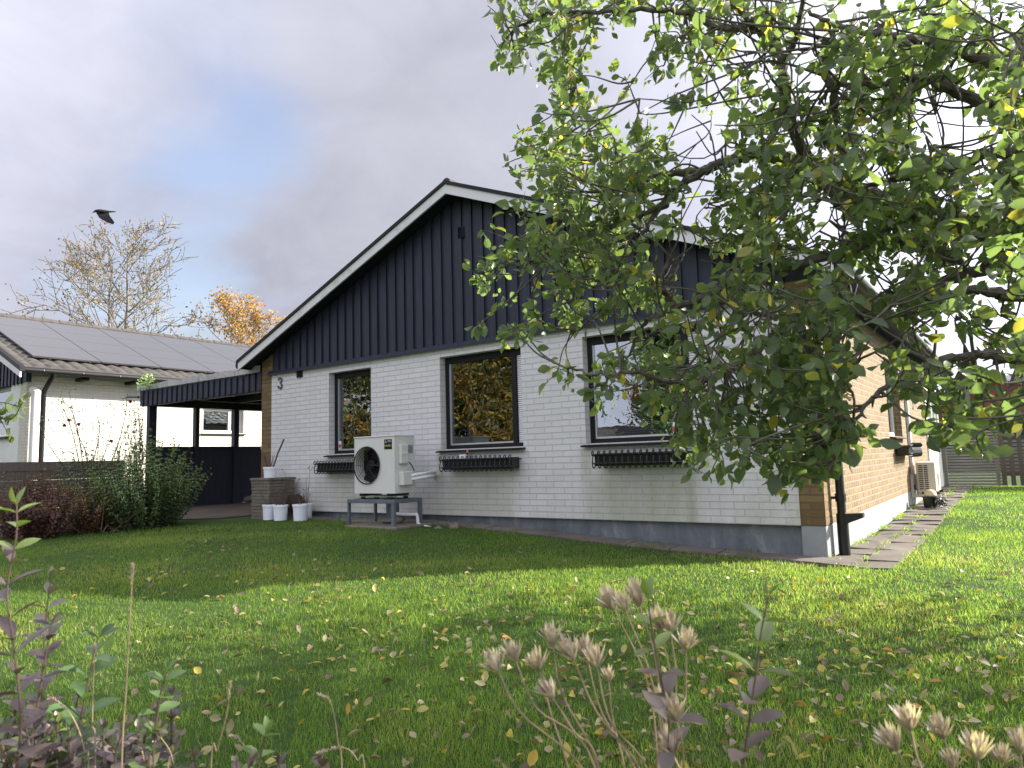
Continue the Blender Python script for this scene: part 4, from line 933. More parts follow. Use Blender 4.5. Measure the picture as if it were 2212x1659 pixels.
# ------------------------------------------------------------------ trees
def branch_tree(name, label, base, height, rad, seed, leafmat, nleaf, lsize, barkm, spread=.42, nmain=16, start=.25, group=None, twin=0, droop=0., leaf_tone=(0, 1), clus=.45, up=.9, lvl3=4):
    rs = np.random.default_rng(seed); base = np.array(base, float); t = thing(name, label, 'tree', base, group); m = MB(); tips = []
    def limb(p, d, L, r, lv):
        k = 6; pts = [p]; dd = d.copy(); step = L / (k - 1)
        for i in range(k - 1):
            dd = unit(dd + rs.normal(size=3) * .10 + np.array([0, 0, (.06 if lv < 3 else -droop)])); pts.append(pts[-1] + dd * step)
        m.tube(pts, np.linspace(r, max(r * .3, .016), k), 7 if lv < 2 else 4)
        if lv >= 2: tips.extend(pts[2:] if lv >= 3 else pts[3:])
        if lv < 3:
            n = (7, 6, lvl3)[lv] if lv else 0
            for j in range(n):
                i = rs.integers(1 if lv > 1 else 2, k); a = rs.uniform(0, 6.28); side = unit(np.cross(dd, rs.normal(size=3)))
                nd_ = unit(unit(pts[i] - pts[i - 1]) * .75 + side * .75 + np.array([0, 0, .12])); limb(pts[i], nd_, L * rs.uniform(.38, .62), max(r * .5, .018), lv + 1)
    for tw in range(1 + twin):
        off = np.array([rs.normal(), rs.normal(), 0]) * rad * .18 * (tw > 0); top = base + off + np.array([rs.normal() * .4, rs.normal() * .4, height * (1 - .12 * tw)])
        tp = [base + off * .3 + (top - base - off * .3) * s_ + np.array([rs.normal(), rs.normal(), 0]) * .06 * height * .1 for s_ in np.linspace(0, 1, 9)]
        r0 = height * .016; m.tube(tp, np.linspace(r0 * (1 - .25 * tw), r0 * .12, 9), 9); tp = np.array(tp)
        for k in range(nmain):
            s_ = start + (1 - start) * (k + rs.uniform(0, .8)) / nmain; s_ = min(s_, .98); q = s_ * 8; i = int(q); p = tp[i] + (tp[min(i + 1, 8)] - tp[i]) * (q - i)
            a = k * 2.4 + rs.uniform(-.5, .5); prof = math.sin(math.pi * min(1, (s_ - start) / (1 - start) * .72 + .28)) ** .7
            L = rad * (.45 + .75 * prof); limb(p, unit(np.array([math.cos(a), math.sin(a), up * (.45 + s_)])), L, r0 * .42 * (1.15 - s_), 1)
    m.build('trunk', barkm, t)
    tips = np.array(tips); idx = rs.integers(0, len(tips), nleaf); q = tips[idx] + rs.normal(size=(nleaf, 3)) * clus * lsize * 2
    tint = np.clip(rs.normal(.5, .25, nleaf) + .3 * np.sin(tips[idx][:, 0] * .9 + tips[idx][:, 2] * .7), 0, 1) * (leaf_tone[1] - leaf_tone[0]) + leaf_tone[0]
    d = unit(rs.normal(size=(nleaf, 3)) + np.array([0, 0, -.4])); nn = rs.normal(size=(nleaf, 3))
    V, qd, tr, ti = leaf_arrays(q, d, nn, lsize * rs.uniform(.6, 1.2, nleaf), lsize * .7, tint); np_mesh('crown', V, qd, tr, ti, leafmat, t)
    return t
g = P(258, 700, 42); branch_tree('bare_tree', 'tall half bare autumn tree with double trunk behind the neighbouring roof', (g[0], g[1], -.3), 14.8, 3.1, 21, 'ochre_leaf', 2300, .15, 'pale_bark', nmain=17, start=.42, twin=1, clus=.55, up=.62)
g = P(500, 700, 52); branch_tree('autumn_tree', 'orange leaved tree between the neighbouring roof and the white bargeboard', (g[0], g[1], -.3), 12.8, 2.3, 5, 'orange_leaf', 2500, .20, 'pale_bark', nmain=13, start=.45, clus=.6, up=.6)
g = P(560, 700, 53); branch_tree('autumn_tree', 'smaller orange tree right against the white bargeboard', (g[0], g[1], -.3), 11.7, 2.1, 8, 'orange_leaf', 1700, .20, 'pale_bark', nmain=11, start=.45, clus=.6, up=.6)
# trees over the road, seen in the window panes
RG = 'trees across the road mirrored in the front windows'
branch_tree('autumn_tree', 'broad orange and green tree mirrored in the middle front window', (-23.5, -23, -.5), 9.0, 4.4, 31, 'autumn_leaf', 26000, .20, 'bark', nmain=20, start=.08, clus=1.6, up=.5)
branch_tree('autumn_tree', 'olive green tree mirrored in the narrow front window', (-30, -18.5, -.5), 8.6, 4.2, 33, 'autumn_leaf', 22000, .20, 'bark', nmain=20, start=.08, clus=1.6, leaf_tone=(0, .55), up=.5)
branch_tree('autumn_tree', 'thin rusty tree mirrored against blue sky in the window with blinds', (-15.6, -33, -.5), 6.2, 2.1, 35, 'autumn_leaf', 6000, .18, 'bark', nmain=12, start=.2, clus=.8, leaf_tone=(.5, 1), up=.6)
branch_tree('leafy_tree', 'tall dark green tree mirrored in the window with blinds', (-10.7, -25, -.5), 9.5, 1.6, 37, 'privet_leaf', 20000, .2, 'bark', nmain=18, start=.1, clus=.8, up=.4)
for k, (x_, y_, h_) in enumerate(((-45, -36, 10), (-39, -38, 11), (-33.5, -37, 10.5), (-28.5, -36, 9.5))):
    branch_tree('leafy_tree', ['dark leafy tree mirrored at the left side of the narrow window', 'tall dark leafy tree mirrored in the middle of the narrow window', 'dark leafy tree mirrored behind the left half of the orange tree', 'dark leafy tree mirrored behind the right half of the orange tree'][k], (x_, y_, -.5), h_, 3.4, 60 + k, 'privet_leaf', 9000, .32, 'bark', nmain=18, start=.05, clus=1.6, up=.4, leaf_tone=(0, .4))
def far_house():
    t = thing('house', 'low dark roofed house across the road mirrored in the window with blinds', 'house', (-19, -29, -.6)); m = MB(); m.box((-24, -31, -.8), (-15, -26.5, 1.3)); m.build('wall', 'black_wood', t)
    m = MB(); m.prism([(-24.5, -26.1, 1.25), (-24.5, -28.75, 2.5), (-24.5, -31.4, 1.25)], (10, 0, 0)); m.build('roof', 'roof_tile', t)
    m = MB(); m.box((-17.6, -26.49, .2), (-16.6, -26.45, 1.1)); m.build('window', 'frame_white', t)
far_house()

# ------------------------------------------------------------------ shrubs
def sprig(m, acc, pts, L, Wd, spacing, tone, rad=.004, twist=1.57, jit=.25, grow=True, tipL=.6):
    """stem with opposite leaf pairs; acc collects leaf rows"""
    c = catmull(pts, 8); seg = np.linalg.norm(np.diff(c, axis=0), axis=1); s = np.concatenate([[0], np.cumsum(seg)]); tot = s[-1]
    if m is not None: m.tube(c[::2] if len(c) % 2 else c, np.linspace(rad, rad * .4, len(c[::2] if len(c) % 2 else c)), 5)
    k = 0; u = spacing
    while u < tot:
        i = min(np.searchsorted(s, u), len(c) - 1); p = c[i]; d = unit(c[i] - c[i - 1]); a = k * twist + rng.uniform(-.3, .3)
        ref = np.array([1., 0, 0]) if abs(d[0]) < .8 else np.array([0, 1., 0]); e1 = unit(np.cross(d, ref)); e2 = np.cross(d, e1); o = math.cos(a) * e1 + math.sin(a) * e2
        sc = (1 - (1 - tipL) * max(0, (u / tot - .6) / .4)) * rng.uniform(.8, 1.15)
        for sgn in (1, -1):
            ld = unit(o * sgn + d * .55 + rng.normal(size=3) * jit); acc.append((p, ld, unit(d - ld * (d @ ld) + rng.normal(size=3) * .2), L * sc, Wd * sc, tone(u / tot)))
        u += spacing; k += 1
    for sgn in (1, -1):
        ld = unit(d * 1.3 + o * sgn * .5); acc.append((c[-1], ld, o, L * .55, Wd * .55, tone(1.)))
def leaves_obj(name, acc, mat, parent, fold=.3, curl=.2):
    A = list(zip(*acc)); V, q, t, ti = leaf_arrays(np.array(A[0]), np.array(A[1]), np.array(A[2]), np.array(A[3]), np.array(A[4]), np.array(A[5]), fold, curl); return np_mesh(name, V, q, t, ti, mat, parent)
def shrub(name, label, cx, cy, r, h, n, leafmat, L, sp, seed, tone, stemmat='dark_twig', lean=.35, hv=.35, cat='shrub', ry=None):
    rs = np.random.default_rng(seed); z = gzf(cx, cy); t = thing(name, label, cat, (cx, cy, z)); m = MB(); acc = []
    for k in range(n):
        a = rs.uniform(0, 6.283); q = math.sqrt(rs.uniform()) ; x = cx + q * r * math.cos(a); y = cy + q * (ry or r) * math.sin(a); b = np.array([cx + (x - cx) * .45, cy + (y - cy) * .45, z - .03])
        hh = h * (1 - .45 * q * q) * rs.uniform(1 - hv, 1.0); top = np.array([x + rs.normal() * .10, y + rs.normal() * .10, z + hh])
        mid = b + (top - b) * .5 + rs.normal(size=3) * .06; sprig(m, acc, [b, mid, top], L, L * .5, sp, lambda u: float(np.clip(tone(u) + rs.normal() * .18, 0, 1)), .006)
    m.build('stems', stemmat, t); leaves_obj('foliage', acc, leafmat, t); return t
shrub('privet_bush', 'dense green privet bush with long upright shoots beside the carport', -9.2, -1.95, .85, 1.50, 190, 'privet_leaf', .058, .042, 11, lambda u: .42 + .40 * u)
shrub('privet_bush', 'looser green privet shoots behind the rose bush', -10.2, -2.1, .95, 1.62, 70, 'privet_leaf', .048, .045, 12, lambda u: .35 + .35 * u)
shrub('privet_bush', 'green leafy shoots at the left end of the hedge in front of the pale gable', -11.2, -3.7, .55, 1.70, 75, 'privet_leaf', .060, .05, 14, lambda u: .35 + .4 * u)
shrub('red_shrub', 'dark red and brown leaved low shrub at the left of the hedge', -9.75, -3.25, .8, .98, 170, 'red_shrub_leaf', .055, .042, 13, lambda u: .35 + .3 * u, ry=.5)
shrub('red_shrub', 'rusty brown leaved shrub between the red one and the green bush', -9.55, -2.55, .45, .85, 80, 'red_shrub_leaf', .055, .045, 15, lambda u: .65 + .3 * u)
shrub('privet_bush', 'low green shoots hiding the grey board fence at the far left', -11.6, -4.15, .95, 1.25, 75, 'privet_leaf', .055, .05, 19, lambda u: .4 + .35 * u)
def rose():
    x, y = -10.0, -2.45; z = gzf(x, y); t = thing('rose_bush', 'tall sparse rose bush with dark red flowers in front of the white wall', 'rose bush', (x, y, z)); m = MB(); acc = []; rs = np.random.default_rng(17)
    tips = []
    DE = 10.9
    specs = [((182, 1120), (170, 1000), (140, 890), (105, 870)), ((185, 1120), (180, 1010), (160, 900), (130, 860)), ((185, 1120), (190, 1000), (165, 930), (150, 850)), ((188, 1120), (200, 1000), (215, 930), (205, 880)), ((190, 1120), (215, 1010), (235, 950), (250, 870)), ((192, 1120), (240, 1000), (268, 910), (275, 850)), ((180, 1120), (150, 1030), (105, 960), (80, 905)), ((192, 1120), (250, 1010), (262, 960), (288, 900))]
    for k, sp_ in enumerate(specs):
        de = DE + rs.uniform(-.35, .35); pts = [P(a, b, de + rs.normal() * .06) for a, b in sp_]; pts[0] = np.array([x + rs.normal() * .08, y + rs.normal() * .08, z - .02]); c = catmull(pts, 6); m.tube(c, np.linspace(.009, .003, len(c)), 5)
        for e in range(16):
            i = rs.integers(len(c) // 3, len(c)); p = c[i]; q = p + np.array([rs.normal() * .10, rs.normal() * .10, rs.uniform(-.02, .16)]); mid = (p + q) / 2 + rs.normal(size=3) * .02; m.tube([p, mid, q], [.003, .0025, .002], 4)
            for f in range(rs.integers(1, 5)): acc.append((q + rs.normal(size=3) * .025, unit(rs.normal(size=3) + [0, 0, -.2]), rs.normal(size=3), .035 * rs.uniform(.6, 1.2), .022, rs.uniform(0, .5)))
    m.build('stems', 'dark_twig', t); leaves_obj('foliage', acc, 'privet_leaf', t)
    for (a, b) in ((139, 919), (149, 908), (170, 917), (240, 953), (282, 868)):
        fl = []; c = P(a, b, DE)
        for k in range(26):
            d = unit(rs.normal(size=3) + np.array([0, 0, .35])); fl.append((c - d * .005, d, rs.normal(size=3), .034, .032, rs.uniform(0, 1)))
        leaves_obj('flower', fl, 'rose_petal', t, .5, .5)
rose()
def climber():
    t = thing('climbing_plant', 'leafy climber growing up the front corner post of the carport', 'climber', (-13.1, -.25, -.1)); m = MB(); acc = []; rs = np.random.default_rng(23)
    for k in range(9):
        x = -13.35 + rs.uniform(-.15, .35); y = -.10 + rs.uniform(-.1, .08); pts = [(x + rs.normal() * .08, y + rs.normal() * .05, z_) for z_ in np.linspace(0, rs.uniform(1.7, 2.5), 5)]; sprig(m, acc, pts, .085, .045, .075, lambda u: float(np.clip(.45 + rs.normal() * .2, 0, 1)), .008, jit=.6)
    for k in range(4):
        b = np.array([-13.2 + k * .12, -.06, 2.35]); sprig(m, acc, [b, b + [.08, -.08, .15], b + [.22 + .05 * k, -.12, .26 + .05 * rs.normal()]], .09, .05, .06, lambda u: .85, .005, jit=.5)
    m.build('stems', 'dark_twig', t); leaves_obj('foliage', acc, 'privet_leaf', t)
climber()
# cut branches lying at the foot of the hedge
m = MB(); rs = np.random.default_rng(41)
for k in range(60):
    x = rs.uniform(-10.2, -8.9); y = -1.7 - (x + 8.9) * -.9 - .25 + rs.normal() * .16; z = gzf(x, y) + .02; d = unit(np.array([rs.normal(), rs.normal() * .7, rs.uniform(.0, .6)])); m.tube([(x, y, z), np.array([x, y, z]) + d * rs.uniform(.25, .6)], [.006, .003], 4)
m.build('cut_twigs', 'dry_stem', label='dry cut twigs and brushwood heaped at the foot of the hedge', cat='brushwood', kind='stuff')

# ------------------------------------------------------------------ the apple tree
POLY = np.array([(1085, -60), (1078, 60), (1070, 115), (1120, 150), (1178, 180), (1195, 250), (1188, 330), (1135, 285), (1105, 285), (1108, 345), (1170, 385), (1180, 430), (1115, 425), (1125, 480), (1062, 495), (1060, 530), (1090, 565), (1032, 580), (1035, 610), (1085, 640), (1040, 675), (1045, 705), (1110, 735), (1178, 740), (1240, 690), (1290, 700), (1282, 760), (1200, 785), (1200, 808), (1290, 835), (1370, 865), (1470, 890), (1440, 925), (1470, 985), (1540, 985), (1600, 975), (1660, 1010), (1735, 1052), (1790, 1030), (1835, 970), (1850, 890), (1815, 830), (1830, 760), (1900, 765), (1985, 860), (2040, 925), (2140, 935), (2230, 905), (2330, 880), (2330, -60)], float)
def inpoly(x, y):
    c = False; n = len(POLY); j = n - 1
    for i in range(n):
        if (POLY[i][1] > y) != (POLY[j][1] > y) and x < (POLY[j][0] - POLY[i][0]) * (y - POLY[i][1]) / (POLY[j][1] - POLY[i][1]) + POLY[i][0]: c = not c
        j = i
    return c
def zc(X, Y): return 975.9 + .5588 * X, .5588 * Y
def apple():
    tb = np.array([4.0, -3.0, 0]); tb[2] = gzf(tb[0], tb[1]); t = thing('apple_tree', 'spreading apple tree with spotted green and yellow leaves filling the upper right', 'tree', tb)
    rs = np.random.default_rng(77); m = MB(); limbs = []; fork = tb + np.array([-.15, .1, 1.35])
    tr = catmull([tb - [0, 0, .1], tb + [.03, .02, .5], tb + [-.06, .05, 1.0], fork], 5); m.tube(tr, np.linspace(.16, .125, len(tr)), 14)
    def limb(px, r0, r1, sides=8, root=True):
        pts = [P(*zc(a, b), d) for a, b, d in px]
        if root: pts = [fork + (pts[0] - fork) * 0.0, fork + (pts[0] - fork) * .5 + [0, 0, .10]] + pts
        c = catmull(pts, 7); c = c + rs.normal(size=c.shape) * .004; rr = np.linspace(r0, r1, len(c)); m.tube(c, rr, sides)
        for i in range(2, len(c)): limbs.append((c[i], rr[i]))
        for i in range(3, len(c) - 1, 2):    # knobs and spurs
            d = unit(rs.normal(size=3)); m.tube([c[i], c[i] + d * (rr[i] + rs.uniform(.01, .04))], [.006, .002], 4)
    limb([(2212, 900, 2.75), (2050, 880, 2.75), (1800, 835, 2.8), (1560, 745, 2.85), (1450, 690, 2.9), (1350, 640, 2.95), (1260, 600, 3.0), (1190, 588, 3.05), (1090, 615, 3.1), (1000, 650, 3.15), (850, 672, 3.2), (700, 702, 3.25), (600, 745, 3.3)], .062, .008)
    limb([(1020, 640, 3.1), (900, 705, 3.1), (820, 780, 3.1), (740, 900, 3.1), (700, 960, 3.1)], .022, .006, 7, False)
    limb([(830, 785, 3.1), (740, 830, 3.1), (640, 868, 3.15), (540, 895, 3.2), (440, 960, 3.2), (360, 1010, 3.2)], .018, .005, 6, False)
    limb([(1400, 665, 2.9), (1350, 560, 2.8), (1300, 440, 2.75), (1285, 330, 2.7), (1270, 225, 2.7), (1200, 122, 2.7), (1100, 110, 2.7), (1000, 95, 2.75), (930, 52, 2.8), (800, 36, 2.85), (560, 50, 2.9), (370, 52, 2.95), (230, 120, 3.0)], .024, .005, 8, False)
    limb([(1205, 125, 2.7), (1150, 70, 2.65), (1085, 5, 2.6), (1040, -60, 2.6)], .015, .008, 7, False)
    limb([(1275, 240, 2.7), (1340, 120, 2.6), (1360, -40, 2.5)], .014, .008, 7, False)
    limb([(2300, 620, 2.5), (2090, 592, 2.5), (1930, 650, 2.55), (1750, 690, 2.6), (1600, 720, 2.65)], .03, .008)
    limb([(2300, 420, 2.4), (2050, 400, 2.4), (1900, 330, 2.4), (1800, 300, 2.45), (1650, 330, 2.5), (1500, 330, 2.55), (1420, 400, 2.6)], .028, .007)
    limb([(2300, 300, 2.3), (2050, 230, 2.3), (1870, 165, 2.35), (1650, 132, 2.4), (1480, 98, 2.45), (1380, 40, 2.5)], .026, .006)
    limb([(2300, 1010, 2.4), (2050, 1045, 2.45), (1900, 1090, 2.5), (1800, 1130, 2.5), (1650, 1180, 2.55), (1500, 1230, 2.6), (1300, 1240, 2.7), (1100, 1190, 2.8)], .03, .006)
    limb([(2300, 1140, 2.2), (2100, 1135, 2.2), (1980, 1120, 2.2), (1850, 1180, 2.2)], .03, .008)
    limb([(2300, 1380, 2.1), (2100, 1372, 2.1), (1950, 1385, 2.1), (1780, 1430, 2.1), (1640, 1520, 2.1), (1560, 1640, 2.1)], .022, .005)
    limb([(2000, 1010, 2.6), (1700, 930, 2.7), (1500, 980, 2.75), (1250, 1050, 2.8), (1050, 1110, 2.85), (880, 1180, 2.9), (800, 1100, 2.95), (720, 1062, 3.0), (560, 1080, 3.05), (420, 1050, 3.1)], .024, .005, 7, False)
    limb([(890, 1180, 2.9), (790, 1230, 2.9), (730, 1262, 2.92), (700, 1350, 2.92)], .012, .005, 6, False)
    limb([(1300, 1240, 2.7), (1180, 1350, 2.65), (1050, 1440, 2.65), (900, 1480, 2.65), (700, 1440, 2.65), (560, 1450, 2.7), (420, 1410, 2.75)], .018, .004, 6, False)
    limb([(1500, 1230, 2.6), (1480, 1400, 2.5), (1460, 1600, 2.4), (1480, 1780, 2.3)], .02, .006, 6, False)
    limb([(1440, 560, 2.7), (1480, 400, 2.6), (1440, 260, 2.55), (1480, 120, 2.5)], .02, .008, 6, False)
    # limbs away from the view (they only shade the lawn)
    for a, el, L in ((-.2, .7, 2.3), (.5, .8, 2.2), (1.2, .7, 2.4), (-1.2, .9, 2.0), (2.0, 1.0, 2.2), (2.6, 1.3, 2.3)):
        d = unit(np.array([math.cos(a), math.sin(a), el])); pts = [fork, fork + d * L * .5 + rs.normal(size=3) * .08, fork + d * L]; c = catmull(pts, 6); m.tube(c, np.linspace(.07, .015, len(c)), 7)
        for i in range(3, len(c)): limbs.append((c[i], .02))
    # secondary branches
    n = 0; L0 = [l for l in limbs if l[1] > .007]
    while n < 150:
        a, ra = L0[rs.integers(len(L0))]; d = unit(rs.normal(size=3) + np.array([0, 0, .15])); L = rs.uniform(.3, .75); e = a + d * L; v = RM @ (e - CAM)
        if v[2] < 1.6: continue
        sx, sy = 1106 + FPX * v[0] / v[2], 829.5 + FPX * v[1] / v[2]
        if sx < 2330 and not inpoly(sx, sy): continue
        cv = catmull([a, a + d * L * .35 + rs.normal(size=3) * .03, a + d * L * .7 + rs.normal(size=3) * .05, e], 4); m.tube(cv, np.linspace(min(ra * .6, .0055), .0020, len(cv)), 5); n += 1
        for i in range(2, len(cv)): limbs.append((cv[i], .003))
    LP = np.array([l[0] for l in limbs]); acc = []
    def cluster(c, n, Ls, sun=0):
        j = np.argmin(((LP - c) ** 2).sum(1) * (1 + .8 * rs.uniform(size=len(LP)))); a = LP[j]; v = c - a; dist = np.linalg.norm(v)
        if dist > .48 and not sun: return False
        mid = a + (c - a) * .5 + rs.normal(size=3) * .05 * dist + np.array([0, 0, -.02]); end = c + unit(c - a + rs.normal(size=3) * .4) * .07
        cv = catmull([a, mid, c, end], 4); m.tube(cv, np.linspace(.0042, .0015, len(cv)), 4)
        for k in range(n):
            i = rs.integers(len(cv) // 2 - 1, len(cv)); p = cv[i] + rs.normal(size=3) * .012
            d = unit(rs.normal(size=3) + unit(end - mid) * .5 + np.array([0, 0, -.55])); nn = unit(rs.normal(size=3) + np.array([0, 0, .5])); L = Ls * rs.uniform(.5, 1.25)
            yv = .12 if rs.uniform() > .07 else .55; acc.append((p + d * .014, d, nn, L, L * rs.uniform(.55, .72), float(np.clip(rs.normal(.42, .2) + (yv - .12), 0, 1))))
    # clusters seen from the garden
    n = 0; tries = 0
    while n < 1150 and tries < 60000:
        tries += 1; x, y = rs.uniform(1030, 2330), rs.uniform(-60, 1052)
        if not inpoly(x, y): continue
        q = Vector((x * .006, y * .006, 3.3)); f = mnoise.noise(q) + .5 * mnoise.noise(q * 2.3)
        lim = -.18 if x < 1750 else -.02
        if y < 330 and x > 1250: lim += .12
        if f < lim and rs.uniform() < .85: continue
        if x > 1830 and 600 < y < 900 and rs.uniform() < .55: continue
        if 1240 < x < 1500 and 640 < y < 900 and rs.uniform() < .62: continue
        if x > 1330 and y < 330 and rs.uniform() < .30: continue
        u = np.clip((x - 1030) / 1200, 0, 1); dep = 3.35 - 1.0 * u + rs.normal() * .32 - .25 * (y > 750) * u
        n += cluster(P(x, y, max(1.75, dep)), rs.integers(9, 15), .048) is None
    for px in ((1075, 30), (1080, 105), (1105, 140), (1115, 290), (1112, 345), (1150, 370), (1070, 505), (1040, 590), (1048, 690), (1060, 560), (1130, 475), (1205, 800), (1240, 815), (1300, 850), (1740, 1030), (1760, 1000), (1700, 1000), (1810, 930), (2130, 925), (2060, 915), (2000, 900)):
        cluster(P(*px, 3.2 if px[0] < 1400 else 2.2), 9, .058, 1)
    n = 0
    while n < 100:
        x, y = rs.uniform(1470, 1860), rs.uniform(600, 1000)
        if not inpoly(x, y): continue
        cluster(P(x, y, 2.6 - .30 * (x - 1470) / 390 + rs.normal() * .25), rs.integers(8, 13), .048); n += 1
    # rest of the crown outside the picture
    n = 0
    while n < 1250:
        q = rs.normal(size=3); q = q / np.linalg.norm(q) * rs.uniform(.35, 1) ** .5; c = np.array([4.5, -.4, 2.75]) + q * np.array([2.6, 2.9, 1.6]); v = RM @ (c - CAM)
        if v[2] > 0.2:
            sx, sy = 1106 + FPX * v[0] / v[2], 829 + FPX * v[1] / v[2]
            if sx < 2330 and sy > -60: continue
        cluster(c, 9, .07, 1); n += 1
    m.build('trunk', 'bark', t, True); leaves_obj('crown', acc, 'apple_leaf', t, rs.uniform(.05, .65, len(acc)), rs.uniform(-.2, .55, len(acc)))
apple()
def side_branch():
    b = P(-60, 900, 3.4); t = thing('tree_branch', 'leafy branch tip hanging into view at the left edge', 'branch', b); m = MB(); acc = []
    for a, c in (((25, 905), (52, 862)), ((-10, 890), (20, 940)), ((0, 870), (45, 880))):
        sprig(m, acc, [b, P(-25, 895, 3.4), P(*a, 3.4), P(*c, 3.4)], .060, .04, .035, lambda u: float(np.clip(.4 + rng.normal() * .15, 0, 1)), .004, jit=.6)
    m.build('stems', 'dark_twig', t); leaves_obj('foliage', acc, 'apple_leaf', t)
side_branch()

# ------------------------------------------------------------------ the crow
def crow():
    D = 14.0; c = lambda a, b, dd=0: P(162.6 + a * .1961, 433.7 + b * .1961, D + dd)
    rings = [((180, 138), 1), ((196, 128), 5), ((212, 116), 13), ((240, 112), 19), ((280, 118), 26), ((320, 122), 24), ((355, 120), 15), ((380, 120), 9)]
    m = MB(); n = 10; vs = []; fs = []
    for (a, b), r in rings:
        for k in range(n):
            t = 2 * math.pi * k / n; vs.append(c(a, b + r * math.sin(t), r * .0018 * 1.9 * math.cos(t)))
    for i in range(len(rings) - 1):
        for k in range(n): fs.append((i * n + k, i * n + (k + 1) % n, (i + 1) * n + (k + 1) % n, (i + 1) * n + k))
    m.add(vs, fs)
    def slab(pts, th):
        A = [c(a, b, d - th) for a, b, d in pts]; m.prism(A, RM[2] * 2 * th)
    slab([(372, 112, 0), (440, 115, 0), (440, 122, 0), (372, 128, 0)], .012)
    slab([(228, 132, -.04), (250, 165, -.10), (268, 192, -.16), (310, 215, -.22), (345, 238, -.28), (362, 240, -.30), (372, 246, -.30), (383, 245, -.30), (392, 253, -.32), (400, 250, -.32), (408, 258, -.33), (416, 256, -.33), (418, 248, -.33), (427, 238, -.33), (412, 212, -.30), (385, 180, -.2), (370, 150, -.1), (366, 126, -.02)], .01)
    m.build('crow', 'bird_black', smooth=False, label='black crow flying above the bare tree with its wing down', cat='bird')
crow()

# ------------------------------------------------------------------ foreground plants
def seedheads(heads, base, dep, label, seed):
    rs = np.random.default_rng(seed); b0 = P(base[0], base[1], dep); b0[2] = gzf(b0[0], b0[1]) if False else b0[2]; g_ = np.array([b0[0], b0[1] + .02, gzf(b0[0], b0[1])])
    t = thing('dried_flower', label, 'dried flower', g_, 'dried seed head plants in the foreground'); m = MB()
    allb = []
    for (hx, hy, sz, via) in heads:
        d = dep + rs.normal() * .05; h = P(hx, hy + 18, d); v = P(*via, d) if via else (h + b0) / 2 + rs.normal(size=3) * .02
        c = catmull([g_ + rs.normal(size=3) * [.02, .02, 0], g_ * .4 + b0 * .6, b0 + rs.normal(size=3) * .012, v, h], 6); m.tube(c, np.linspace(.0024, .0012, len(c)), 5)
        ax = unit(h - v); e1 = unit(np.cross(ax, [.3, .9, .1])); e2 = np.cross(ax, e1); acc = []
        for layer, (cnt, op, ln) in enumerate(((12, .30, 1.0), (14, .62, .95), (12, .98, .85))):
            for k in range(cnt):
                a = 2 * math.pi * (k + rs.uniform(-.25, .25)) / cnt + layer; o = math.cos(a) * e1 + math.sin(a) * e2; dd = unit(ax + o * op * rs.uniform(.7, 1.35)); L = sz * ln * rs.uniform(.75, 1.15)
                acc.append((h + o * .0015, dd, unit(-o + ax * .3), L * .90, L * .15, rs.uniform(0, 1)))
        leaves_obj('seed_head', acc, 'dry_bract', t, .45, -.12)
    m.build('stems', 'dry_stem', t)
S = .040
seedheads([(1077, 1432, S, (1125, 1540)), (1115, 1412, S, (1160, 1530)), (1165, 1432, S, (1190, 1540)), (1195, 1375, S * .9, (1215, 1500)), (1195, 1490, S * .9, (1240, 1580))], (1300, 1690), 1.05, 'pale dried seed heads leaning left at the left of the foreground bunch', 51)
seedheads([(1240, 1408, S * 1.1, (1290, 1540)), (1268, 1402, S, (1300, 1540)), (1290, 1425, S, (1320, 1560)), (1315, 1455, S * .7, (1325, 1560))], (1390, 1720), 1.08, 'dense pair of dried seed heads in the middle of the foreground bunch', 52)
seedheads([(1328, 1300, S * 1.1, (1400, 1480)), (1352, 1302, S * .8, (1410, 1480)), (1382, 1292, S * 1.2, (1420, 1450)), (1428, 1345, S * 1.1, (1450, 1500)), (1482, 1388, S, (1478, 1520)), (1450, 1352, S, (1460, 1500))], (1440, 1720), 1.1, 'tallest pale dried seed heads next to the green leafed shoot', 53)
seedheads([(1462, 1540, S, (1475, 1620)), (1455, 1618, S * 1.15, (1470, 1680)), (1425, 1505, S * .8, (1440, 1600))], (1480, 1760), 1.0, 'low dried seed heads below the purple leaved shoot', 54)
seedheads([(1938, 1605, S * 1.2, (1975, 1690)), (1968, 1560, S, (1990, 1660)), (2038, 1578, S, (2060, 1660)), (2060, 1640, S * .8, (2070, 1700))], (2040, 1780), 1.0, 'dried seed heads in the right bottom corner, left half of the clump', 55)
seedheads([(2112, 1625, S * 1.15, (2120, 1700)), (2165, 1630, S * .8, (2160, 1700)), (2205, 1610, S, (2200, 1700))], (2130, 1790), .98, 'dried seed heads in the right bottom corner at the very edge', 56)
def shoot(name, label, pts, dep, L, W, sp, mat, tone, rad=.0024, cat='plant', jit=.2, ground_=True, grp='leafy shoots of the low hedge in the foreground'):
    q = [P(a, b, dep + (dd if len(r) else 0)) for a, b, *r in pts for dd in [r[0] if r else 0]]
    base = q[0]; g_ = np.array([base[0], base[1], gzf(base[0], base[1])]); t = thing(name, label, cat, g_, grp); m = MB(); acc = []
    m.tube(catmull([g_, g_ * .5 + base * .5 + [.004, 0, 0], base], 5), rad * 1.1, 5); sprig(m, acc, q, L, W, sp, tone, rad, jit=jit); m.build('stem', 'rust_twig', t); leaves_obj('leaves', acc, mat, t, .35, .15)
ct = lambda a, s=.08: (lambda u: float(np.clip((a(u) if callable(a) else a) + rng.normal() * s, 0, 1)))
shoot('privet_shoot', 'privet shoot with green tip and pale purple leaves among the dried seed heads', [(1440, 1680), (1445, 1560), (1420, 1430), (1405, 1340), (1400, 1290)], 1.0, .056, .027, .036, 'purple_leaf', ct(lambda u: .58 + .40 * (u > .6)))
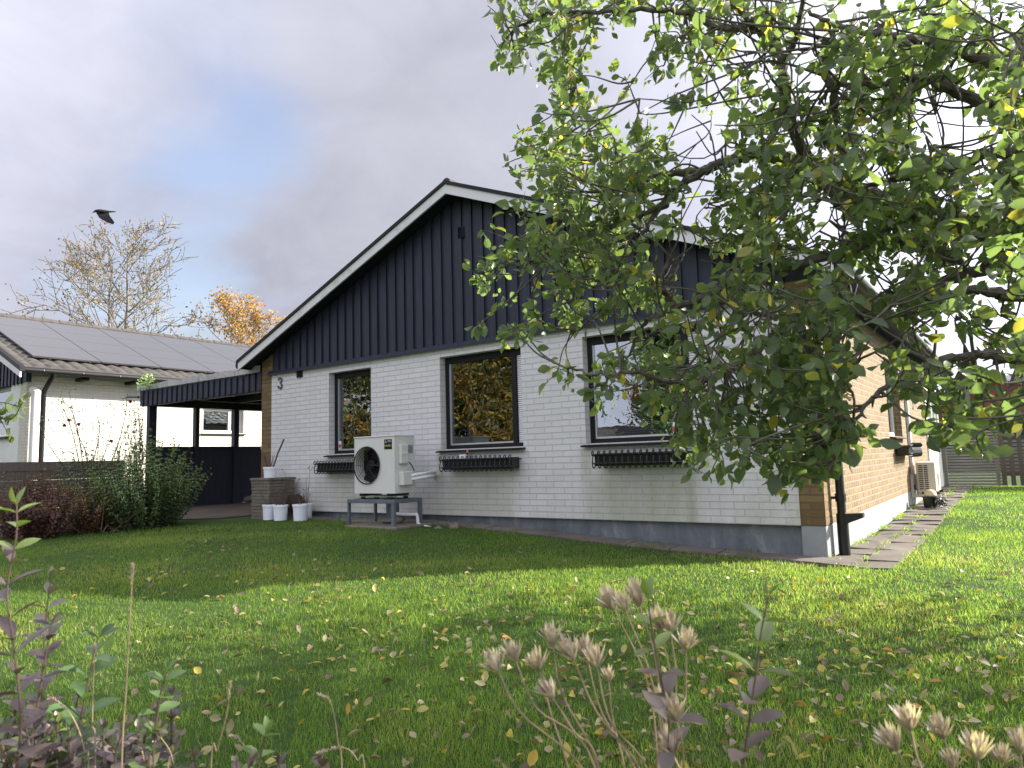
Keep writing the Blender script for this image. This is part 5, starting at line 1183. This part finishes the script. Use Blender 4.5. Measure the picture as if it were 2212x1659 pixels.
shoot('privet_shoot', 'tall privet shoot with green top leaves standing right of the seed heads', [(1600, 1690), (1618, 1560), (1635, 1440), (1645, 1360), (1660, 1290)], 1.0, .056, .028, .038, 'purple_leaf', ct(lambda u: .50 + .48 * (u > .55)))
shoot('privet_shoot', 'tall purple leaved privet shoot with light green top at the left edge', [(30, 1700), (45, 1560), (30, 1400), (15, 1280), (35, 1160), (36, 1092)], 1.15, .060, .026, .030, 'purple_leaf', ct(lambda u: .38 + .55 * (u > .80)))
shoot('privet_shoot', 'short dark purple shoot beside the tall left one', [(60, 1700), (75, 1560), (95, 1440), (110, 1350)], 1.25, .052, .026, .026, 'purple_leaf', ct(.28))
shoot('privet_shoot', 'dark green privet shoot right of the purple ones at the left', [(150, 1700), (165, 1600), (185, 1500), (205, 1400), (215, 1375)], 1.3, .060, .032, .040, 'privet_leaf', ct(.4))
shoot('privet_shoot', 'thin greenish shoot standing among the left purple ones', [(100, 1690), (90, 1500), (100, 1330), (110, 1250)], 1.5, .05, .024, .04, 'purple_leaf', ct(.7))
rs9 = np.random.default_rng(90)
LOW = [(30, 1500), (20, 1570), (75, 1560), (110, 1590), (150, 1580), (200, 1560), (235, 1600), (260, 1560), (300, 1610), (345, 1575), (370, 1630), (330, 1540), (510, 1650), (600, 1645), (690, 1640), (215, 1630), (60, 1630), (20, 1640), (130, 1640), (285, 1640), (420, 1635), (170, 1500), (370, 1500), (545, 1640)]
desc = ['leftmost low', 'dusky', 'greyish', 'brownish', 'plum coloured', 'two toned', 'greenish', 'dark']
LOW += [(int(rs9.uniform(-20, 330)), int(rs9.uniform(1560, 1670))) for _ in range(26)]
for k, (a, b) in enumerate(LOW):
    dep = 1.15 + rs9.uniform(0, .35); x2 = a + rs9.uniform(-25, 25); tone_ = rs9.choice([.3, .45, .58, .7, .85])
    shoot('privet_shoot', 'low purplish privet shoot in the clipped hedge along the bottom left', [(x2 + rs9.uniform(-20, 20), 1760), (x2, b + 70), (a, b)], dep, .036 + rs9.uniform(-.006, .008), .021, .020, 'purple_leaf', ct(tone_, .14), .003, jit=.35, grp='low privet shoots at the bottom left')
for (a, b, lab) in ((360, 1450, 'green privet shoot leaning right over the lawn at bottom left'), (575, 1580, 'fresh green and cream tip among the low shoots'), (110, 1620, 'bright green broad leaves at the bottom left corner')):
    shoot('privet_shoot', lab, [(a - 40, 1760), (a - 20, b + 90), (a, b)], 1.2, .046, .025, .032, 'privet_leaf', ct(.7), .003, jit=.35)
def stalk(label, pts, dep, head, seed):
    rs = np.random.default_rng(seed); q = [P(a, b, dep) for a, b in pts]; g_ = np.array([q[0][0], q[0][1], gzf(q[0][0], q[0][1])]); t = thing('grass_stalk', label, 'grass stalk', g_, 'dry grass stalks in the foreground'); m = MB(); c = catmull([g_] + q, 8); m.tube(c, np.linspace(.0013, .0007, len(c)), 5); m.build('stem', 'dry_stem', t); acc = []
    n = len(c); k0 = int(n * (1 - head))
    for k in range(70):
        f = k0 + (n - 1 - k0) * rs.uniform(); i = int(f); p = c[i] + (c[min(i + 1, n - 1)] - c[i]) * (f - i); d = unit(c[min(i + 1, n - 1)] - c[max(i - 1, 0)]); acc.append((p, unit(d + rs.normal(size=3) * .28), rs.normal(size=3), .007, .0018, rs.uniform(0, .7)))
    leaves_obj('seed_spike', acc, 'dry_bract', t)
stalk('tall straight grass stalk with a narrow seed spike on the left', [(262, 1690), (272, 1500), (280, 1350), (284, 1280), (287, 1222)], 1.1, .16, 1)
stalk('shorter straight grass stalk left of the tall one', [(205, 1690), (200, 1560), (203, 1450), (205, 1395)], 1.2, .10, 2)
stalk('slanting grass stalk with a thin spike right of the tall one', [(455, 1690), (470, 1620), (490, 1540), (497, 1475)], 1.2, .18, 3)
for k, pts in enumerate([[(190, 1720), (182, 1620), (160, 1555), (130, 1520), (105, 1505)], [(360, 1720), (372, 1640), (345, 1590), (320, 1560)], [(560, 1720), (545, 1650), (520, 1600), (500, 1590)], [(740, 1730), (730, 1600), (715, 1520), (690, 1500)], [(790, 1720), (770, 1640), (740, 1615), (690, 1625)], [(330, 1720), (310, 1640), (300, 1560)]]):
    stalk(['bent brown grass stalk arching left at the far bottom left', 'curled dry grass stalk just right of the tall stalk foot', 'small curled dry stalk at the middle of the bottom left', 'faint leaning stalk at the right end of the low shoots', 'drooping stalk bending left along the bottom edge', 'short upright dry stalk beside the curled one'][k], pts, 1.2, .3, 10 + k)

# ------------------------------------------------------------------ lawn
def lawn_mask(x, y):
    ed = .06 * np.sin(x * 5.1) + .04 * np.sin(y * 7.3 + 1)
    ok = ~((x > -9.3) & (x < .02) & (y > -.38 + ed)); ok &= ~((x >= .0) & (x < .58 + ed) & (y > -.46 + ed))
    xl = np.interp(y, [-9, -6, -3.0, -1.7, -1.15, -.8], [-10.6, -10.4, -10.0, -8.8, -7.9, -7.6]); ok &= (x > xl + ed); ok &= (y < 12.3) | (x > 1.2); ok &= (x > .57) | (y < -.25)
    ok &= ~((x > -6.0) & (x < -4.7) & (y > -1.05))
    return ok
HD = RM[2][:2] / np.linalg.norm(RM[2][:2])
def grass():
    Vs, Qs, Ts, Ti = [], [], [], []; base = 0
    for (r0, r1, dens, h, w, two) in ((1.6, 4.2, 9500, .038, .0030, True), (4.2, 7.0, 5200, .038, .0042, True), (7.0, 11, 2600, .040, .0068, False), (11, 20, 1000, .045, .011, False)):
        ang = math.radians(52); A = ang * (r1 ** 2 - r0 ** 2); n = int(A * dens); r = np.sqrt(rng.uniform(r0 ** 2, r1 ** 2, n)); a = rng.uniform(-ang, ang, n) + math.atan2(HD[1], HD[0])
        x = CAM[0] + r * np.cos(a); y = CAM[1] + r * np.sin(a); k = lawn_mask(x, y)
        cl = np.sin(x * 2.1 + np.sin(y * 1.7)) * np.sin(y * 2.6 + np.sin(x * 1.3)); sp_ = np.sin(x * 9.3 + 2 * np.sin(y * 7)) * np.sin(y * 10.1 + 2 * np.sin(x * 6)); k &= rng.uniform(size=n) < .78 + .2 * cl - .55 * (sp_ > .72); x, y, cl = x[k], y[k], cl[k]; n = len(x); z = gz(x, y) - .004
        hh = h * rng.uniform(.45, 1.15, n) * (1 + .25 * cl); ya = rng.uniform(0, 6.283, n); ww = w * rng.uniform(.6, 1.2, n); ln = rng.uniform(.1, .9, n) * hh; la = rng.uniform(0, 6.283, n)
        B = np.stack([x, y, z], 1); S = np.stack([np.cos(ya), np.sin(ya), np.zeros(n)], 1) * ww[:, None] * .5; Ld = np.stack([np.cos(la) * ln, np.sin(la) * ln, hh], 1)
        pt_ = np.sin(x * .9 + 2 * np.sin(y * .7)) * np.sin(y * 1.1 + 1.5 * np.sin(x * .6)) + .5 * np.sin(x * 6.1 + y * 2) * np.sin(y * 5.3 - x); hh *= 1 + .35 * pt_; tint = np.clip(rng.normal(.42, .2, n) + .12 * cl + .22 * pt_ + (rng.uniform(size=n) > .94) * .5, 0, 1)
        if two:
            M_ = B + Ld * np.array([.35, .35, .6]); V = np.stack([B - S, B + S, M_ + S * .8, M_ - S * .8, B + Ld], 1).reshape(-1, 3); b = base + np.arange(n)[:, None] * 5
            Qs.append(b + np.array([[0, 1, 2, 3]])); Ts.append(b + np.array([[3, 2, 4]])); Ti.append(np.repeat(tint, 5)); base += n * 5
        else:
            V = np.stack([B - S, B + S, B + Ld], 1).reshape(-1, 3); b = base + np.arange(n)[:, None] * 3; Ts.append(b + np.array([[0, 1, 2]])); Ti.append(np.repeat(tint, 3)); base += n * 3
        Vs.append(V)
    np_mesh('grass', np.concatenate(Vs), np.concatenate(Qs), np.concatenate(Ts), np.concatenate(Ti), 'grass_blade', None, (0, 0, -.4), label='short green lawn grass covering the garden', cat='grass', kind='stuff')
grass()
def litter():
    n = 24000; x = rng.uniform(-6.5, 6.5, n); y = rng.uniform(-7.2, 5, n); wgt = np.exp(-(((x - 1.0) / 2.0) ** 2 + ((y + 4.3) / 1.5) ** 2)) + .30 * np.exp(-(((x + 1.5) / 2.4) ** 2 + ((y + 4.3) / 1.4) ** 2)) + .22 * np.exp(-(((x - 2) / 2.2) ** 2 + ((y + 2.5) / 2.0) ** 2)) + .012
    k = (rng.uniform(size=n) < wgt) & lawn_mask(x, y); x, y = x[k], y[k]; n = len(x); Pt = np.stack([x, y, gz(x, y) + rng.uniform(.014, .036, n)], 1)
    D = unit(rng.normal(size=(n, 3)) * [1, 1, .28]); N_ = unit(rng.normal(size=(n, 3)) * .38 + [0, 0, 1]); L = rng.uniform(.028, .064, n)
    V, q, t, ti = leaf_arrays(Pt, D, N_, L, L * rng.uniform(.45, .7, n), np.clip(rng.normal(.55, .28, n), 0, 1), rng.uniform(.2, .9, n), rng.uniform(-.5, .5, n))
    np_mesh('fallen_leaves', V, q, t, ti, 'fallen_leaf', None, (0, 0, -.4), label='yellow and brown fallen leaves scattered on the lawn', cat='fallen leaves', kind='stuff')
    # weeds in the paving joints
    acc = []
    for k in range(700):
        s_ = rng.uniform()
        if s_ < .45: xx, yy = rng.choice([.02, .316, .60]) + rng.normal() * .02, rng.uniform(-.7, 12.3)
        elif s_ < .7: xx, yy = rng.uniform(-8, 0), rng.choice([-.28, -.30, -.03]) + rng.normal() * .02
        else: xx, yy = .03 + abs(rng.normal() * .03), rng.uniform(.6, 12)
        if mnoise.noise(Vector((xx * 2, yy * 1.2, 0))) < -.05: continue
        for e in range(5): acc.append((np.array([xx + rng.normal() * .02, yy + rng.normal() * .02, gzf(xx, yy) + .012]), unit(rng.normal(size=3) * [.7, .7, .4] + [0, 0, .7]), rng.normal(size=3), rng.uniform(.03, .07), .008, float(np.clip(rng.normal(.5, .25), 0, 1))))
    o = leaves_obj('weeds', acc, 'grass_blade', None); props(o, 'green weeds and moss growing in the path joints', 'weeds', None, 'stuff')
litter()
